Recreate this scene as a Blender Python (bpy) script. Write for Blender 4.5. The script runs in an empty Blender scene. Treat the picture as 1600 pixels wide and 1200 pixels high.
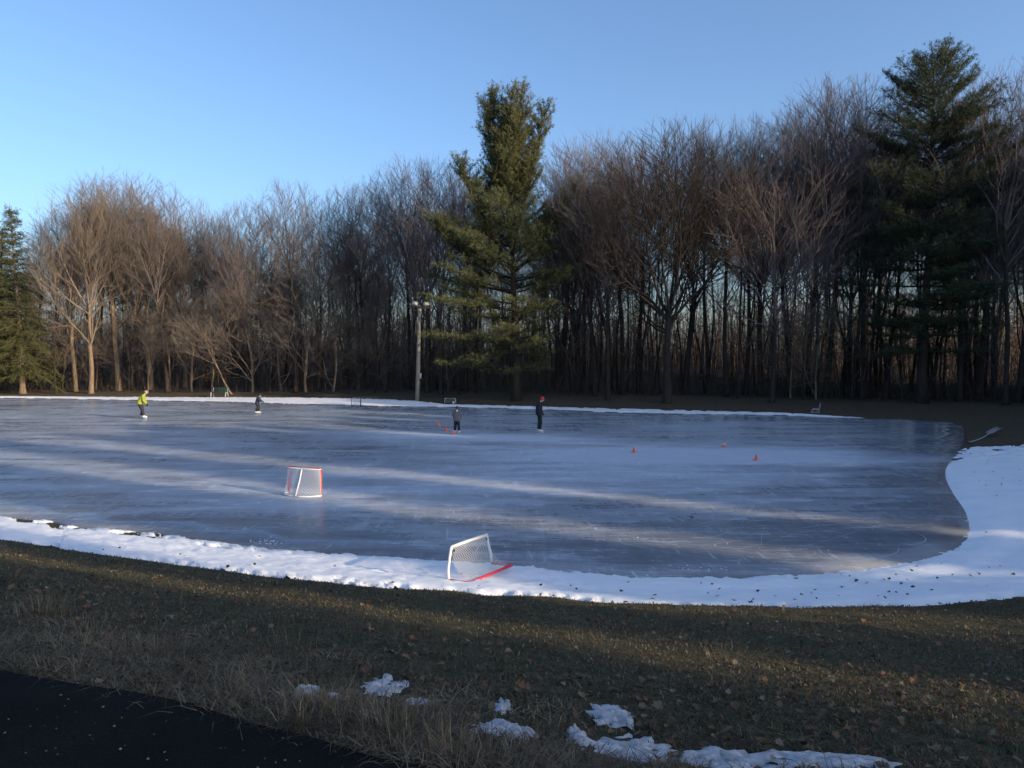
import bpy, math, random
import numpy as np
from mathutils import Vector, Matrix, noise as mnoise
from mathutils.geometry import delaunay_2d_cdt

SC = bpy.context.scene
COL = SC.collection
# ------------------------------------------------------------------ camera
CAM_H = 4.4
FPX = 1250.0                       # focal length in pixels of the 1600 px wide picture
PITCH = math.atan(60.0 / FPX)
cam_d = bpy.data.cameras.new('camera')
cam_d.sensor_width = 36.0
cam_d.lens = 36.0 * FPX / 1600.0
cam_d.clip_start = 0.05
cam_d.clip_end = 3000.0
cam = bpy.data.objects.new('camera', cam_d)
COL.objects.link(cam)
cam.location = (0, 0, CAM_H)
cam.rotation_euler = (math.pi / 2 - PITCH, 0, 0)
SC.camera = cam
# ------------------------------------------------------------------ sky, sun, exposure
SUN_EL = math.radians(15.0)
SUN_H = np.array([0.866, -0.5])    # horizontal direction towards the sun
world = bpy.data.worlds.new('World')
SC.world = world
world.use_nodes = True
wn = world.node_tree.nodes
sky = wn.new('ShaderNodeTexSky')
sky.sky_type = 'NISHITA'
sky.sun_disc = False
sky.sun_elevation = SUN_EL
sky.sun_rotation = math.atan2(SUN_H[0], SUN_H[1])
sky.altitude = 100.0
sky.air_density = 0.85
sky.dust_density = 2.6
sky.ozone_density = 3.5
wn['Background'].inputs['Strength'].default_value = 0.15
world.node_tree.links.new(sky.outputs[0], wn['Background'].inputs['Color'])
sun_d = bpy.data.lights.new('sun', 'SUN')
sun_d.energy = 3.2
sun_d.angle = math.radians(0.5)
sun_d.color = (1.0, 0.78, 0.52)
sun = bpy.data.objects.new('sun', sun_d)
COL.objects.link(sun)
_sd = Vector((SUN_H[0] * math.cos(SUN_EL), SUN_H[1] * math.cos(SUN_EL), math.sin(SUN_EL)))
sun.rotation_euler = _sd.to_track_quat('Z', 'Y').to_euler()
sun.location = (60, -35, 60)
SC.view_settings.view_transform = 'Standard'
SC.view_settings.look = 'None'
SC.view_settings.gamma = 1.0
SC.view_settings.exposure = 0.92
SC.cycles.max_bounces = 4
SC.cycles.diffuse_bounces = 2
SC.cycles.glossy_bounces = 2
SC.cycles.use_adaptive_sampling = True
SC.cycles.adaptive_threshold = 0.02
SC.cycles.transparent_max_bounces = 8
SC.cycles.use_denoising = True

# ------------------------------------------------------------------ helpers
RNG = np.random.default_rng(11)


def ray(px, py):
    v = Vector(((px - 800.0) / FPX, 1.0, (600.0 - py) / FPX))
    c, s = math.cos(-PITCH), math.sin(-PITCH)
    return np.array([v.x, v.y * c - v.z * s, v.y * s + v.z * c])


def P(px, py, z=0.0):
    r = ray(px, py)
    t = (z - CAM_H) / r[2]
    return np.array([r[0] * t, r[1] * t, z])


def at_y(px, py, y):
    r = ray(px, py)
    t = y / r[1]
    return np.array([r[0] * t, y, CAM_H + r[2] * t])


def new_mesh(name, verts, faces, mats=(), smooth=False, col=None, fmat=None):
    """verts (n,3); faces: array (m,3)/(m,4) or a list of such arrays"""
    me = bpy.data.meshes.new(name)
    verts = np.asarray(verts, np.float32)
    if not isinstance(faces, (list, tuple)):
        faces = [faces]
    faces = [np.asarray(f, np.int32) for f in faces if len(f)]
    loops = np.concatenate([f.ravel() for f in faces])
    sizes = np.concatenate([np.full(len(f), f.shape[1], np.int32) for f in faces])
    starts = np.concatenate([[0], np.cumsum(sizes)[:-1]]).astype(np.int32)
    me.vertices.add(len(verts))
    me.vertices.foreach_set('co', verts.ravel())
    me.loops.add(len(loops))
    me.loops.foreach_set('vertex_index', loops)
    me.polygons.add(len(sizes))
    me.polygons.foreach_set('loop_start', starts)
    me.polygons.foreach_set('loop_total', sizes)
    if fmat is not None:
        me.polygons.foreach_set('material_index', np.asarray(fmat, np.int32))
    if smooth:
        me.polygons.foreach_set('use_smooth', np.ones(len(sizes), bool))
    if col is not None:
        a = me.color_attributes.new('tint', 'FLOAT_COLOR', 'POINT')
        c = np.ones((len(verts), 4), np.float32)
        c[:, :3] = col
        a.data.foreach_set('color', c.ravel())
    for m in mats:
        me.materials.append(m)
    me.update(calc_edges=True)
    me.validate()
    return me


def link(name, data, parent=None, loc=None, rotz=None):
    o = bpy.data.objects.new(name, data)
    COL.objects.link(o)
    if parent is not None:
        o.parent = parent
    if loc is not None:
        o.location = loc
    if rotz is not None:
        o.rotation_euler = (0, 0, rotz)
    return o


def tag(o, label=None, cat=None, group=None, kind=None):
    if label:
        o['label'] = label
    if cat:
        o['category'] = cat
    if group:
        o['group'] = group
    if kind:
        o['kind'] = kind
    return o


def empty(name, loc=(0, 0, 0), rotz=0.0):
    o = link(name, None, None, loc, rotz)
    o.empty_display_size = 0.2
    return o


class MB:
    """collects small shapes into one mesh"""

    def __init__(self):
        self.v, self.q, self.t, self.n = [], [], [], 0

    def add(self, v, q=None, t=None):
        v = np.asarray(v, float)
        self.v.append(v)
        if q is not None and len(q):
            self.q.append(np.asarray(q, int) + self.n)
        if t is not None and len(t):
            self.t.append(np.asarray(t, int) + self.n)
        self.n += len(v)
        return self

    def box(self, c, size, R=None):
        s = np.array([[x, y, z] for x in (-.5, .5) for y in (-.5, .5) for z in (-.5, .5)]) * np.asarray(size)
        if R is not None:
            s = s @ np.asarray(R).T
        return self.add(s + np.asarray(c), [[0, 1, 3, 2], [4, 6, 7, 5], [0, 4, 5, 1], [2, 3, 7, 6], [0, 2, 6, 4], [1, 5, 7, 3]])

    def bevbox(self, c, size, b=0.01, R=None):
        hx, hy, hz = [s / 2 for s in size]
        ring = lambda x, y, z: [[x - b, -y, z], [x, -y + b, z], [x, y - b, z], [x - b, y, z], [-x + b, y, z], [-x, y - b, z], [-x, -y + b, z], [-x + b, -y, z]]
        v = np.array(ring(hx - b, hy - b, -hz) + ring(hx, hy, -hz + b) + ring(hx, hy, hz - b) + ring(hx - b, hy - b, hz))
        if R is not None:
            v = v @ np.asarray(R).T
        q, t = [], []
        for k in range(3):
            for i in range(8):
                j = (i + 1) % 8
                q.append([k * 8 + i, k * 8 + j, k * 8 + 8 + j, k * 8 + 8 + i])
        for base, fl in ((0, True), (24, False)):
            for i in range(1, 7):
                f = [base, base + i, base + i + 1]
                t.append(f[::-1] if fl else f)
        return self.add(v + np.asarray(c), q, t)

    def tube(self, pts, rad, sides=8, flat=1.0, cap=True, ref=None):
        v, q, t = tube_arrays(np.asarray(pts, float), np.asarray(rad, float), sides, flat, cap, ref)
        return self.add(v, q, t)

    def ball(self, c, r, nu=10, nv=7):
        pts = [[0, 0, -1 + 2 * k / nv] for k in range(nv + 1)]
        z = -np.cos(np.linspace(0, math.pi, nv + 1))
        rr = np.sin(np.linspace(0, math.pi, nv + 1)) + 1e-4
        r = np.asarray(r, float) * np.ones(3)
        v = []
        for zz, rad in zip(z, rr):
            a = np.arange(nu) * 2 * math.pi / nu
            v.append(np.stack([np.cos(a) * rad * r[0], np.sin(a) * rad * r[1], np.full(nu, zz * r[2])], 1))
        q = [[k * nu + i, k * nu + (i + 1) % nu, (k + 1) * nu + (i + 1) % nu, (k + 1) * nu + i] for k in range(nv) for i in range(nu)]
        return self.add(np.concatenate(v) + np.asarray(c), q)

    def arrays(self):
        return np.concatenate(self.v), [np.concatenate(a) for a in (self.q, self.t) if a]

    def mesh(self, name, mats, smooth=False):
        v, f = self.arrays()
        return new_mesh(name, v, f, mats if isinstance(mats, (list, tuple)) else [mats], smooth)

    def build(self, name, mat, parent=None, smooth=False, loc=None, rotz=None):
        return link(name, self.mesh(name, mat, smooth), parent, loc, rotz)


def unit(v):
    v = np.asarray(v, float)
    return v / (np.linalg.norm(v, axis=-1, keepdims=True) + 1e-12)


def tube_arrays(pts, rad, sides=6, flat=1.0, cap=True, ref=None):
    n = len(pts)
    rad = rad * np.ones(n)
    tan = np.empty_like(pts)
    tan[1:-1] = pts[2:] - pts[:-2]
    tan[0] = pts[1] - pts[0]
    tan[-1] = pts[-1] - pts[-2]
    tan = unit(tan)
    if ref is None:
        ref = np.array([1.0, 0, 0]) if abs(tan[0][0]) < 0.8 else np.array([0, 1.0, 0])
    u = unit(ref - tan * (tan @ ref)[:, None])
    w = np.cross(tan, u)
    a = np.arange(sides) * 2 * math.pi / sides
    ca, sa = np.cos(a), np.sin(a)
    v = pts[:, None, :] + rad[:, None, None] * (ca[None, :, None] * u[:, None, :] + flat * sa[None, :, None] * w[:, None, :])
    v = v.reshape(-1, 3)
    i = np.arange(n - 1)[:, None] * sides
    k = np.arange(sides)[None, :]
    k2 = (k + 1) % sides
    q = np.stack([i + k, i + k2, i + sides + k2, i + sides + k], -1).reshape(-1, 4)
    t = []
    if cap:
        for b, fl in ((0, True), ((n - 1) * sides, False)):
            for j in range(1, sides - 1):
                f = [b, b + j, b + j + 1]
                t.append(f[::-1] if fl else f)
    return v, q, np.array(t, int).reshape(-1, 3)


def vnoise(x, y, z=0.0, sc=1.0, oct=3):
    return mnoise.fractal(Vector((x * sc, y * sc, z)), 1.0, 2.0, oct)


def vnoise_arr(xy, sc=1.0, z=0.0, oct=3):
    return np.array([mnoise.fractal(Vector((p[0] * sc, p[1] * sc, z)), 1.0, 2.0, oct) for p in xy])


def ss(a, b, x):
    t = np.clip((x - a) / (b - a), 0, 1)
    return t * t * (3 - 2 * t)


# ------------------------------------------------------------------ materials
def mat(name):
    m = bpy.data.materials.new(name)
    m.use_nodes = True
    nt = m.node_tree
    return m, nt, nt.nodes, nt.links, nt.nodes['Principled BSDF']


def nz(nodes, links, scale, detail=4, vec=None, rough=0.55, dist=0.0):
    n = nodes.new('ShaderNodeTexNoise')
    n.inputs['Scale'].default_value = scale
    n.inputs['Detail'].default_value = detail
    n.inputs['Roughness'].default_value = rough
    n.inputs['Distortion'].default_value = dist
    if vec is not None:
        links.new(vec, n.inputs['Vector'])
    return n.outputs['Fac']


def ramp(nodes, links, fac, stops, interp='LINEAR'):
    r = nodes.new('ShaderNodeValToRGB')
    r.color_ramp.interpolation = interp
    e = r.color_ramp.elements
    while len(e) < len(stops):
        e.new(0.5)
    for k, (p, c) in enumerate(stops):
        e[k].position = p
        c = c if isinstance(c, (tuple, list)) else (c, c, c)
        e[k].color = (*c, 1)
    links.new(fac, r.inputs['Fac'])
    return r.outputs['Color']


def mix(nodes, links, fac, a, b, mode='MIX'):
    m = nodes.new('ShaderNodeMix')
    m.data_type = 'RGBA'
    m.blend_type = mode
    for sock, val in ((m.inputs['Factor'], fac), (m.inputs[6], a), (m.inputs[7], b)):
        if hasattr(val, 'is_linked'):
            links.new(val, sock)
        elif isinstance(val, (tuple, list)):
            sock.default_value = (*val, 1)
        else:
            sock.default_value = val
    return m.outputs[2]


def bump(nodes, links, height, strength=0.3, dist=0.02):
    b = nodes.new('ShaderNodeBump')
    b.inputs['Strength'].default_value = strength
    b.inputs['Distance'].default_value = dist
    links.new(height, b.inputs['Height'])
    return b.outputs['Normal']


def objco(nodes):
    return nodes.new('ShaderNodeTexCoord').outputs['Object']


def simple(name, c, rough=0.6, var=0.15, scale=8.0, bmp=0.0, metal=0.0, spec=None):
    m, nt, N, L, b = mat(name)
    f = nz(N, L, scale, 4, objco(N))
    lo = tuple(max(0, x * (1 - var)) for x in c)
    hi = tuple(min(1, x * (1 + var)) for x in c)
    L.new(ramp(N, L, f, [(0.3, lo), (0.7, hi)]), b.inputs['Base Color'])
    b.inputs['Roughness'].default_value = rough
    b.inputs['Metallic'].default_value = metal
    if spec is not None:
        b.inputs['Specular IOR Level'].default_value = spec
    if bmp:
        L.new(bump(N, L, f, bmp), b.inputs['Normal'])
    return m


def bark(name, lo, hi, scale=3.0):
    m, nt, N, L, b = mat(name)
    mp = N.new('ShaderNodeMapping')
    mp.inputs['Scale'].default_value = (1, 1, 0.18)
    L.new(objco(N), mp.inputs['Vector'])
    f = nz(N, L, scale * 3, 5, mp.outputs[0], 0.65)
    g = nz(N, L, 0.35, 2, objco(N))
    c = ramp(N, L, f, [(0.3, lo), (0.7, hi)])
    c = mix(N, L, ramp(N, L, g, [(0.35, 0.0), (0.7, 0.5)]), c, tuple(0.5 * (a + 0.9 * h) for a, h in zip(lo, hi)))
    L.new(c, b.inputs['Base Color'])
    b.inputs['Roughness'].default_value = 0.9
    b.inputs['Specular IOR Level'].default_value = 0.15
    L.new(bump(N, L, f, 0.6, 0.03), b.inputs['Normal'])
    return m


def tinted(name, rough=0.85, trans=0.0, spec=0.2):
    m, nt, N, L, b = mat(name)
    a = N.new('ShaderNodeAttribute')
    a.attribute_name = 'tint'
    L.new(a.outputs['Color'], b.inputs['Base Color'])
    b.inputs['Roughness'].default_value = rough
    b.inputs['Specular IOR Level'].default_value = spec
    if trans:
        tr = N.new('ShaderNodeBsdfTranslucent')
        L.new(a.outputs['Color'], tr.inputs['Color'])
        mx = N.new('ShaderNodeMixShader')
        mx.inputs[0].default_value = trans
        L.new(b.outputs[0], mx.inputs[1])
        L.new(tr.outputs[0], mx.inputs[2])
        L.new(mx.outputs[0], N['Material Output'].inputs['Surface'])
    return m


M = {}
M['bark_grey'] = bark('bark_grey', (0.055, 0.045, 0.038), (0.17, 0.14, 0.115))
M['bark_tan'] = bark('bark_tan', (0.10, 0.075, 0.05), (0.30, 0.22, 0.15))  # bark of the sunlit trees: the warmth of the sun is in the colour
M['bark_dark'] = bark('bark_dark', (0.018, 0.015, 0.013), (0.070, 0.056, 0.046))  # near-black bark: the shade inside the woods is put into the colour
M['twig'] = simple('twig', (0.150, 0.122, 0.110), 0.85, 0.25, 0.6, spec=0.2)
M['twig_tan'] = simple('twig_tan', (0.19, 0.152, 0.118), 0.85, 0.25, 0.6, spec=0.2)  # twigs of the sunlit trees, coloured warmer to carry the sun
M['tint'] = tinted('tinted_blades', 0.85, 0.25)
M['needles'] = tinted('needles', 0.7, 0.2, 0.25)
M['wood_mass'] = tinted('wood_mass', 0.95, 0.0, 0.1)
M['white_metal'] = simple('white_paint', (0.78, 0.77, 0.74), 0.4, 0.06, 5)
M['red_metal'] = simple('red_paint', (0.62, 0.035, 0.03), 0.4, 0.1, 5)
M['red_plastic'] = simple('red_plastic', (0.58, 0.03, 0.055), 0.45, 0.1, 5)
M['white_plastic'] = simple('white_plastic', (0.75, 0.74, 0.70), 0.45, 0.06, 5)
M['net'] = simple('net_cord', (0.72, 0.72, 0.70), 0.8, 0.08, 9)
M['black'] = simple('black_plastic', (0.015, 0.015, 0.017), 0.5, 0.2, 9)
M['dark_metal'] = simple('dark_metal', (0.03, 0.03, 0.035), 0.5, 0.2, 9)
M['pole_wood'] = bark('pole_wood', (0.17, 0.15, 0.125), (0.36, 0.31, 0.26), 4)
M['grey_metal'] = simple('grey_metal', (0.38, 0.38, 0.37), 0.5, 0.12, 6, metal=0.3)
M['lamp_glass'] = simple('lamp_glass', (0.42, 0.42, 0.38), 0.3, 0.05, 4)
M['grit'] = simple('grit', (0.16, 0.145, 0.13), 0.9, 0.4, 30)
M['green_paint'] = simple('green_paint', (0.014, 0.050, 0.036), 0.6, 0.2, 6)
M['concrete'] = simple('concrete', (0.40, 0.39, 0.37), 0.9, 0.15, 9, 0.2)
M['cone_orange'] = simple('cone_orange', (0.85, 0.13, 0.035), 0.5, 0.08, 9)
M['lime'] = simple('lime_fabric', (0.28, 0.32, 0.035), 0.8, 0.1, 12, 0.1)
M['dark_trousers'] = simple('dark_trousers', (0.022, 0.024, 0.034), 0.85, 0.2, 12, 0.1)
M['black_fabric'] = simple('black_fabric', (0.012, 0.012, 0.016), 0.85, 0.2, 12, 0.1)
M['navy'] = simple('navy_fabric', (0.012, 0.022, 0.055), 0.8, 0.2, 12, 0.1)
M['grey_fabric'] = simple('grey_fabric', (0.15, 0.125, 0.135), 0.85, 0.12, 12, 0.1)
M['skin'] = simple('skin', (0.58, 0.36, 0.28), 0.55, 0.06, 20)
M['red_knit'] = simple('red_knit', (0.62, 0.03, 0.05), 0.9, 0.12, 60, 0.2)
M['grey_knit'] = simple('grey_knit', (0.33, 0.31, 0.24), 0.9, 0.12, 60, 0.2)
M['hair'] = simple('hair', (0.05, 0.03, 0.02), 0.6, 0.2, 40)
M['skate_white'] = simple('skate_white', (0.72, 0.72, 0.71), 0.4, 0.06, 9)
M['steel'] = simple('steel', (0.6, 0.6, 0.62), 0.3, 0.05, 9, metal=0.9)
M['shovel_grey'] = simple('shovel_grey', (0.26, 0.26, 0.25), 0.5, 0.12, 9)


def make_ground_mat():
    m, nt, N, L, b = mat('ground')
    co = objco(N)
    a = N.new('ShaderNodeAttribute')
    a.attribute_name = 'tint'
    f1 = nz(N, L, 7.0, 6, co, 0.7)
    f2 = nz(N, L, 45.0, 4, co, 0.7)
    c = mix(N, L, 1.0, a.outputs['Color'], ramp(N, L, f1, [(0.3, 0.5), (0.7, 1.45)]), 'MULTIPLY')
    c = mix(N, L, 1.0, c, ramp(N, L, f2, [(0.32, 0.45), (0.68, 1.5)]), 'MULTIPLY')
    L.new(c, b.inputs['Base Color'])
    b.inputs['Roughness'].default_value = 0.95
    b.inputs['Specular IOR Level'].default_value = 0.1
    L.new(bump(N, L, f2, 0.8, 0.03), b.inputs['Normal'])
    return m


def make_snow_mat():
    m, nt, N, L, b = mat('snow')
    co = objco(N)
    f = nz(N, L, 1.3, 4, co)
    f2 = nz(N, L, 9.0, 6, co, 0.7)
    f3 = nz(N, L, 60.0, 3, co, 0.7)
    c = ramp(N, L, f, [(0.3, (0.74, 0.78, 0.83)), (0.7, (0.83, 0.86, 0.89))])
    dirt = ramp(N, L, f2, [(0.66, 0.0), (0.80, 0.35)])
    c = mix(N, L, dirt, c, (0.42, 0.38, 0.33))
    L.new(c, b.inputs['Base Color'])
    b.inputs['Roughness'].default_value = 0.85
    b.inputs['Specular IOR Level'].default_value = 0.2
    h = mix(N, L, 0.45, f2, f3)
    L.new(bump(N, L, h, 0.6, 0.035), b.inputs['Normal'])
    return m


def make_ice_mat():
    m, nt, N, L, b = mat('ice')
    co = objco(N)
    att = N.new('ShaderNodeAttribute')
    att.attribute_name = 'tint'            # r: how much the ice is skated on, g: dusting of snow
    sp = N.new('ShaderNodeSeparateColor')
    L.new(att.outputs['Color'], sp.inputs[0])

    def stretched(sx, sy, rot):
        mp = N.new('ShaderNodeMapping')
        mp.inputs['Scale'].default_value = (sx, sy, 1)
        mp.inputs['Rotation'].default_value = (0, 0, math.radians(rot))
        L.new(co, mp.inputs['Vector'])
        return mp.outputs[0]
    n1 = nz(N, L, 1.0, 8, stretched(0.16, 0.75, 14), 0.66, 0.4)
    n2 = nz(N, L, 1.0, 8, stretched(0.55, 3.2, -8), 0.72, 0.6)
    n3 = nz(N, L, 1.0, 7, stretched(3.4, 0.7, 25), 0.72, 0.8)
    n4 = nz(N, L, 0.10, 3, co, 0.5)
    s = mix(N, L, 0.24, n1, n2)
    s = mix(N, L, 0.22, s, n3)
    s = mix(N, L, 0.25, s, n4)
    madd = N.new('ShaderNodeMath')
    madd.operation = 'MULTIPLY_ADD'
    L.new(sp.outputs[1], madd.inputs[0])
    madd.inputs[1].default_value = 0.34
    L.new(s, madd.inputs[2])
    m2 = N.new('ShaderNodeMath')
    m2.operation = 'MULTIPLY_ADD'
    L.new(sp.outputs[0], m2.inputs[0])
    m2.inputs[1].default_value = 0.16
    m2.inputs[2].default_value = -0.16
    m3 = N.new('ShaderNodeMath')
    L.new(madd.outputs[0], m3.inputs[0])
    L.new(m2.outputs[0], m3.inputs[1])
    frost = ramp(N, L, m3.outputs[0], [(0.33, 0.09), (0.44, 0.24), (0.53, 0.46), (0.68, 0.88)])
    lines = None
    for sx, sy, rot, lo, hi in ((0.55, 3.6, -8, .575, .68), (0.8, 5.2, 18, .59, .69), (1.1, 5.0, 42, .60, .70), (1.0, 6.5, -33, .60, .69), (4.2, 0.8, 12, .61, .70), (3.6, 0.7, -22, .62, .71)):
        nn = ramp(N, L, nz(N, L, 1.0, 6, stretched(sx, sy, rot), 0.66, 0.7), [(lo, 0.0), (hi, 1.0)])
        lines = nn if lines is None else mix(N, L, 1.0, lines, nn, 'LIGHTEN')
    patch = ramp(N, L, m3.outputs[0], [(0.37, 0.0), (0.54, 0.9)])
    lines = mix(N, L, 1.0, lines, patch, 'MULTIPLY')
    frost = mix(N, L, 1.0, frost, mix(N, L, 1.0, lines, (.75, .75, .75), 'MULTIPLY'), 'ADD')
    g = nz(N, L, 0.5, 4, co)
    dark = ramp(N, L, g, [(0.3, (0.078, 0.092, 0.115)), (0.7, (0.115, 0.132, 0.160))])
    c = mix(N, L, frost, dark, (0.53, 0.59, 0.67))
    L.new(c, b.inputs['Base Color'])
    r = ramp(N, L, frost, [(0.0, 0.10), (0.25, 0.24), (1.0, 0.6)])
    L.new(r, b.inputs['Roughness'])
    b.inputs['IOR'].default_value = 1.31
    n5 = nz(N, L, 1.0, 4, stretched(1.2, 2.2, 5), 0.6)
    L.new(bump(N, L, n5, 0.10, 0.02), b.inputs['Normal'])
    return m


def make_path_mat():
    m, nt, N, L, b = mat('asphalt_path')
    co = objco(N)
    f = nz(N, L, 90.0, 3, co, 0.7)
    f2 = nz(N, L, 3.0, 4, co)
    c = ramp(N, L, f, [(0.35, (0.005, 0.005, 0.005)), (0.64, (0.013, 0.0125, 0.012)), (0.78, (0.05, 0.046, 0.042))])
    c = mix(N, L, 1.0, c, ramp(N, L, f2, [(0.3, 0.7), (0.7, 1.2)]), 'MULTIPLY')
    L.new(c, b.inputs['Base Color'])
    b.inputs['Roughness'].default_value = 0.95
    b.inputs['Specular IOR Level'].default_value = 0.08
    L.new(bump(N, L, f, 0.9, 0.01), b.inputs['Normal'])
    return m


M['ground'] = make_ground_mat()
M['snow'] = make_snow_mat()
M['old_snow'] = simple('old_snow', (0.38, 0.385, 0.40), 0.8, 0.40, 16, 0.5)
M['ice'] = make_ice_mat()
M['path'] = make_path_mat()
_m, _nt, _N, _L, _b = mat('skate_mark')
_b.inputs['Base Color'].default_value = (0.78, 0.80, 0.82, 1)
_b.inputs['Roughness'].default_value = 0.7
_tr = _N.new('ShaderNodeBsdfTransparent')
_mx = _N.new('ShaderNodeMixShader')
_mx.inputs[0].default_value = 0.6
_L.new(_tr.outputs[0], _mx.inputs[1])
_L.new(_b.outputs[0], _mx.inputs[2])
_L.new(_mx.outputs[0], _N['Material Output'].inputs['Surface'])
M['mark'] = _m

# ------------------------------------------------------------------ the lie of the land
ICE_PX = [(0, 805), (125, 821), (250, 831), (350, 846), (450, 857), (550, 863), (700, 875), (800, 882), (950, 897), (1050, 902), (1200, 900),
          (1300, 894), (1400, 882), (1475, 864), (1512, 840), (1510, 803), (1488, 769), (1477, 742), (1484, 720), (1502, 697), (1507, 676),
          (1499, 664), (1469, 658), (1375, 654), (1300, 652), (1225, 649), (1150, 648), (1000, 646), (880, 641), (800, 638), (700, 636),
          (640, 635), (560, 634), (500, 632), (420, 630), (360, 628), (300, 627), (200, 625), (100, 623), (0, 622)]


def smooth_closed(p, n):
    """Catmull-Rom through closed control points"""
    p = np.asarray(p, float)
    m = len(p)
    out = []
    for i in range(m):
        a, b, c, d = p[(i - 1) % m], p[i], p[(i + 1) % m], p[(i + 2) % m]
        L = np.linalg.norm(c - b)
        k = max(2, int(L / n))
        for j in range(k):
            t = j / k
            out.append(0.5 * (2 * b + (c - a) * t + (2 * a - 5 * b + 4 * c - d) * t * t + (3 * b - a - 3 * c + d) * t ** 3))
    return np.array(out)


def smooth_open(p, step):
    p = np.asarray(p, float)
    out = []
    for i in range(len(p) - 1):
        a, b, c, d = p[max(i - 1, 0)], p[i], p[i + 1], p[min(i + 2, len(p) - 1)]
        k = max(1, int(np.linalg.norm(c - b) / step))
        for j in range(k):
            t = j / k
            out.append(0.5 * (2 * b + (c - a) * t + (2 * a - 5 * b + 4 * c - d) * t * t + (3 * b - a - 3 * c + d) * t ** 3))
    out.append(p[-1])
    return np.array(out)


_ice_ctrl = [P(x, y)[:2] for x, y in ICE_PX] + [np.array(q) for q in ((-56, 68), (-70, 60), (-74, 46), (-62, 34), (-40, 26.5), (-24, 22.5))]
ICE = smooth_closed(_ice_ctrl, 0.8)
SNOW_OUT_PX = [(0, 845), (100, 858), (250, 878), (380, 897), (500, 910), (650, 922), (800, 931), (950, 939), (1100, 944), (1300, 945), (1450, 943), (1600, 934)]
_E_ctrl = [np.array(q) for q in ((-70, 24), (-48, 21), (-28, 18.7), (-18, 17.2))] + [P(x, y, 0.32)[:2] for x, y in SNOW_OUT_PX] + \
    [np.array(q) for q in ((11.5, 12.9), (16, 13.2), (24, 13.8), (40, 14.5))]
EDGE = smooth_open(_E_ctrl, 0.5)
NEAR = np.concatenate([EDGE, [[40, -200], [-70, -200]]])
PATH_Z = 2.8
PA = P(0, 1046, PATH_Z)[:2]
PB = P(650, 1203, PATH_Z)[:2]
PDIR = unit(PB - PA)
PNOR = np.array([-PDIR[1], PDIR[0]])          # towards the ice
if PNOR @ (np.array([0, 20]) - PA) < 0:
    PNOR = -PNOR


def seg_dist(p, poly, closed):
    a = poly
    b = np.roll(poly, -1, 0) if closed else poly[1:]
    if not closed:
        a = poly[:-1]
    best = np.full(len(p), 1e9)
    p = p.astype(np.float32)
    a, b = a.astype(np.float32), b.astype(np.float32)
    ab = b - a
    l2 = (ab ** 2).sum(1) + 1e-12
    for i0 in range(0, len(p), 4000):
        q = p[i0:i0 + 4000]
        ap = q[:, None, :] - a[None]
        t = np.clip((ap * ab[None]).sum(2) / l2[None], 0, 1)
        d = ap - t[..., None] * ab[None]
        best[i0:i0 + 4000] = np.sqrt((d ** 2).sum(2).min(1))
    return best


def inside(p, poly):
    x, y = p[:, 0], p[:, 1]
    r = np.zeros(len(p), bool)
    a = poly
    b = np.roll(poly, -1, 0)
    for (x1, y1), (x2, y2) in zip(a, b):
        if y1 == y2:
            continue
        c = ((y1 > y) != (y2 > y)) & (x < (x2 - x1) * (y - y1) / (y2 - y1) + x1)
        r ^= c
    return r


def ice_dist(p):
    d = seg_dist(p, ICE, True)
    return np.where(inside(p, ICE), -d, d)


def path_dist(p):
    """metres on the ice side of the path edge (negative on the path)"""
    return (p - PA) @ PNOR


def terrain(p):
    p = np.atleast_2d(np.asarray(p, float))[:, :2]
    d = ice_dist(p)
    far = ss(20, 45, p[:, 1] + 0.25 * p[:, 0])
    z = -0.06 + 0.38 * ss(0.25, 3.6, d) * (1 - 0.55 * far) + far * 0.38 * ss(3, 12, d)
    z += 2.4 * ss(85, 130, p[:, 1]) * ss(330, 180, p[:, 1]) * far
    n = inside(p, NEAR)
    if n.any():
        e = seg_dist(p[n], EDGE, False)
        pd = np.clip(path_dist(p[n]), 0, None)
        t = e / (e + pd + 1e-6)
        z[n] = z[n] + (PATH_Z - z[n]) * t ** 0.95
    return z


def tz(x, y):
    return float(terrain(np.array([[x, y]]))[0])


def hit(px, py):
    r = ray(px, py)
    ts = np.linspace(1.5, 90, 900)
    pts = ts[:, None] * r[None] + np.array([0, 0, CAM_H])
    dz = pts[:, 2] - terrain(pts[:, :2])
    i = int(np.argmax(dz < 0))
    if i == 0:
        i = len(ts) - 1
    t0, t1 = ts[i - 1], ts[i]
    t = t0 + (t1 - t0) * dz[i - 1] / (dz[i - 1] - dz[i] + 1e-9)
    p = t * r + np.array([0, 0, CAM_H])
    return p


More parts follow.
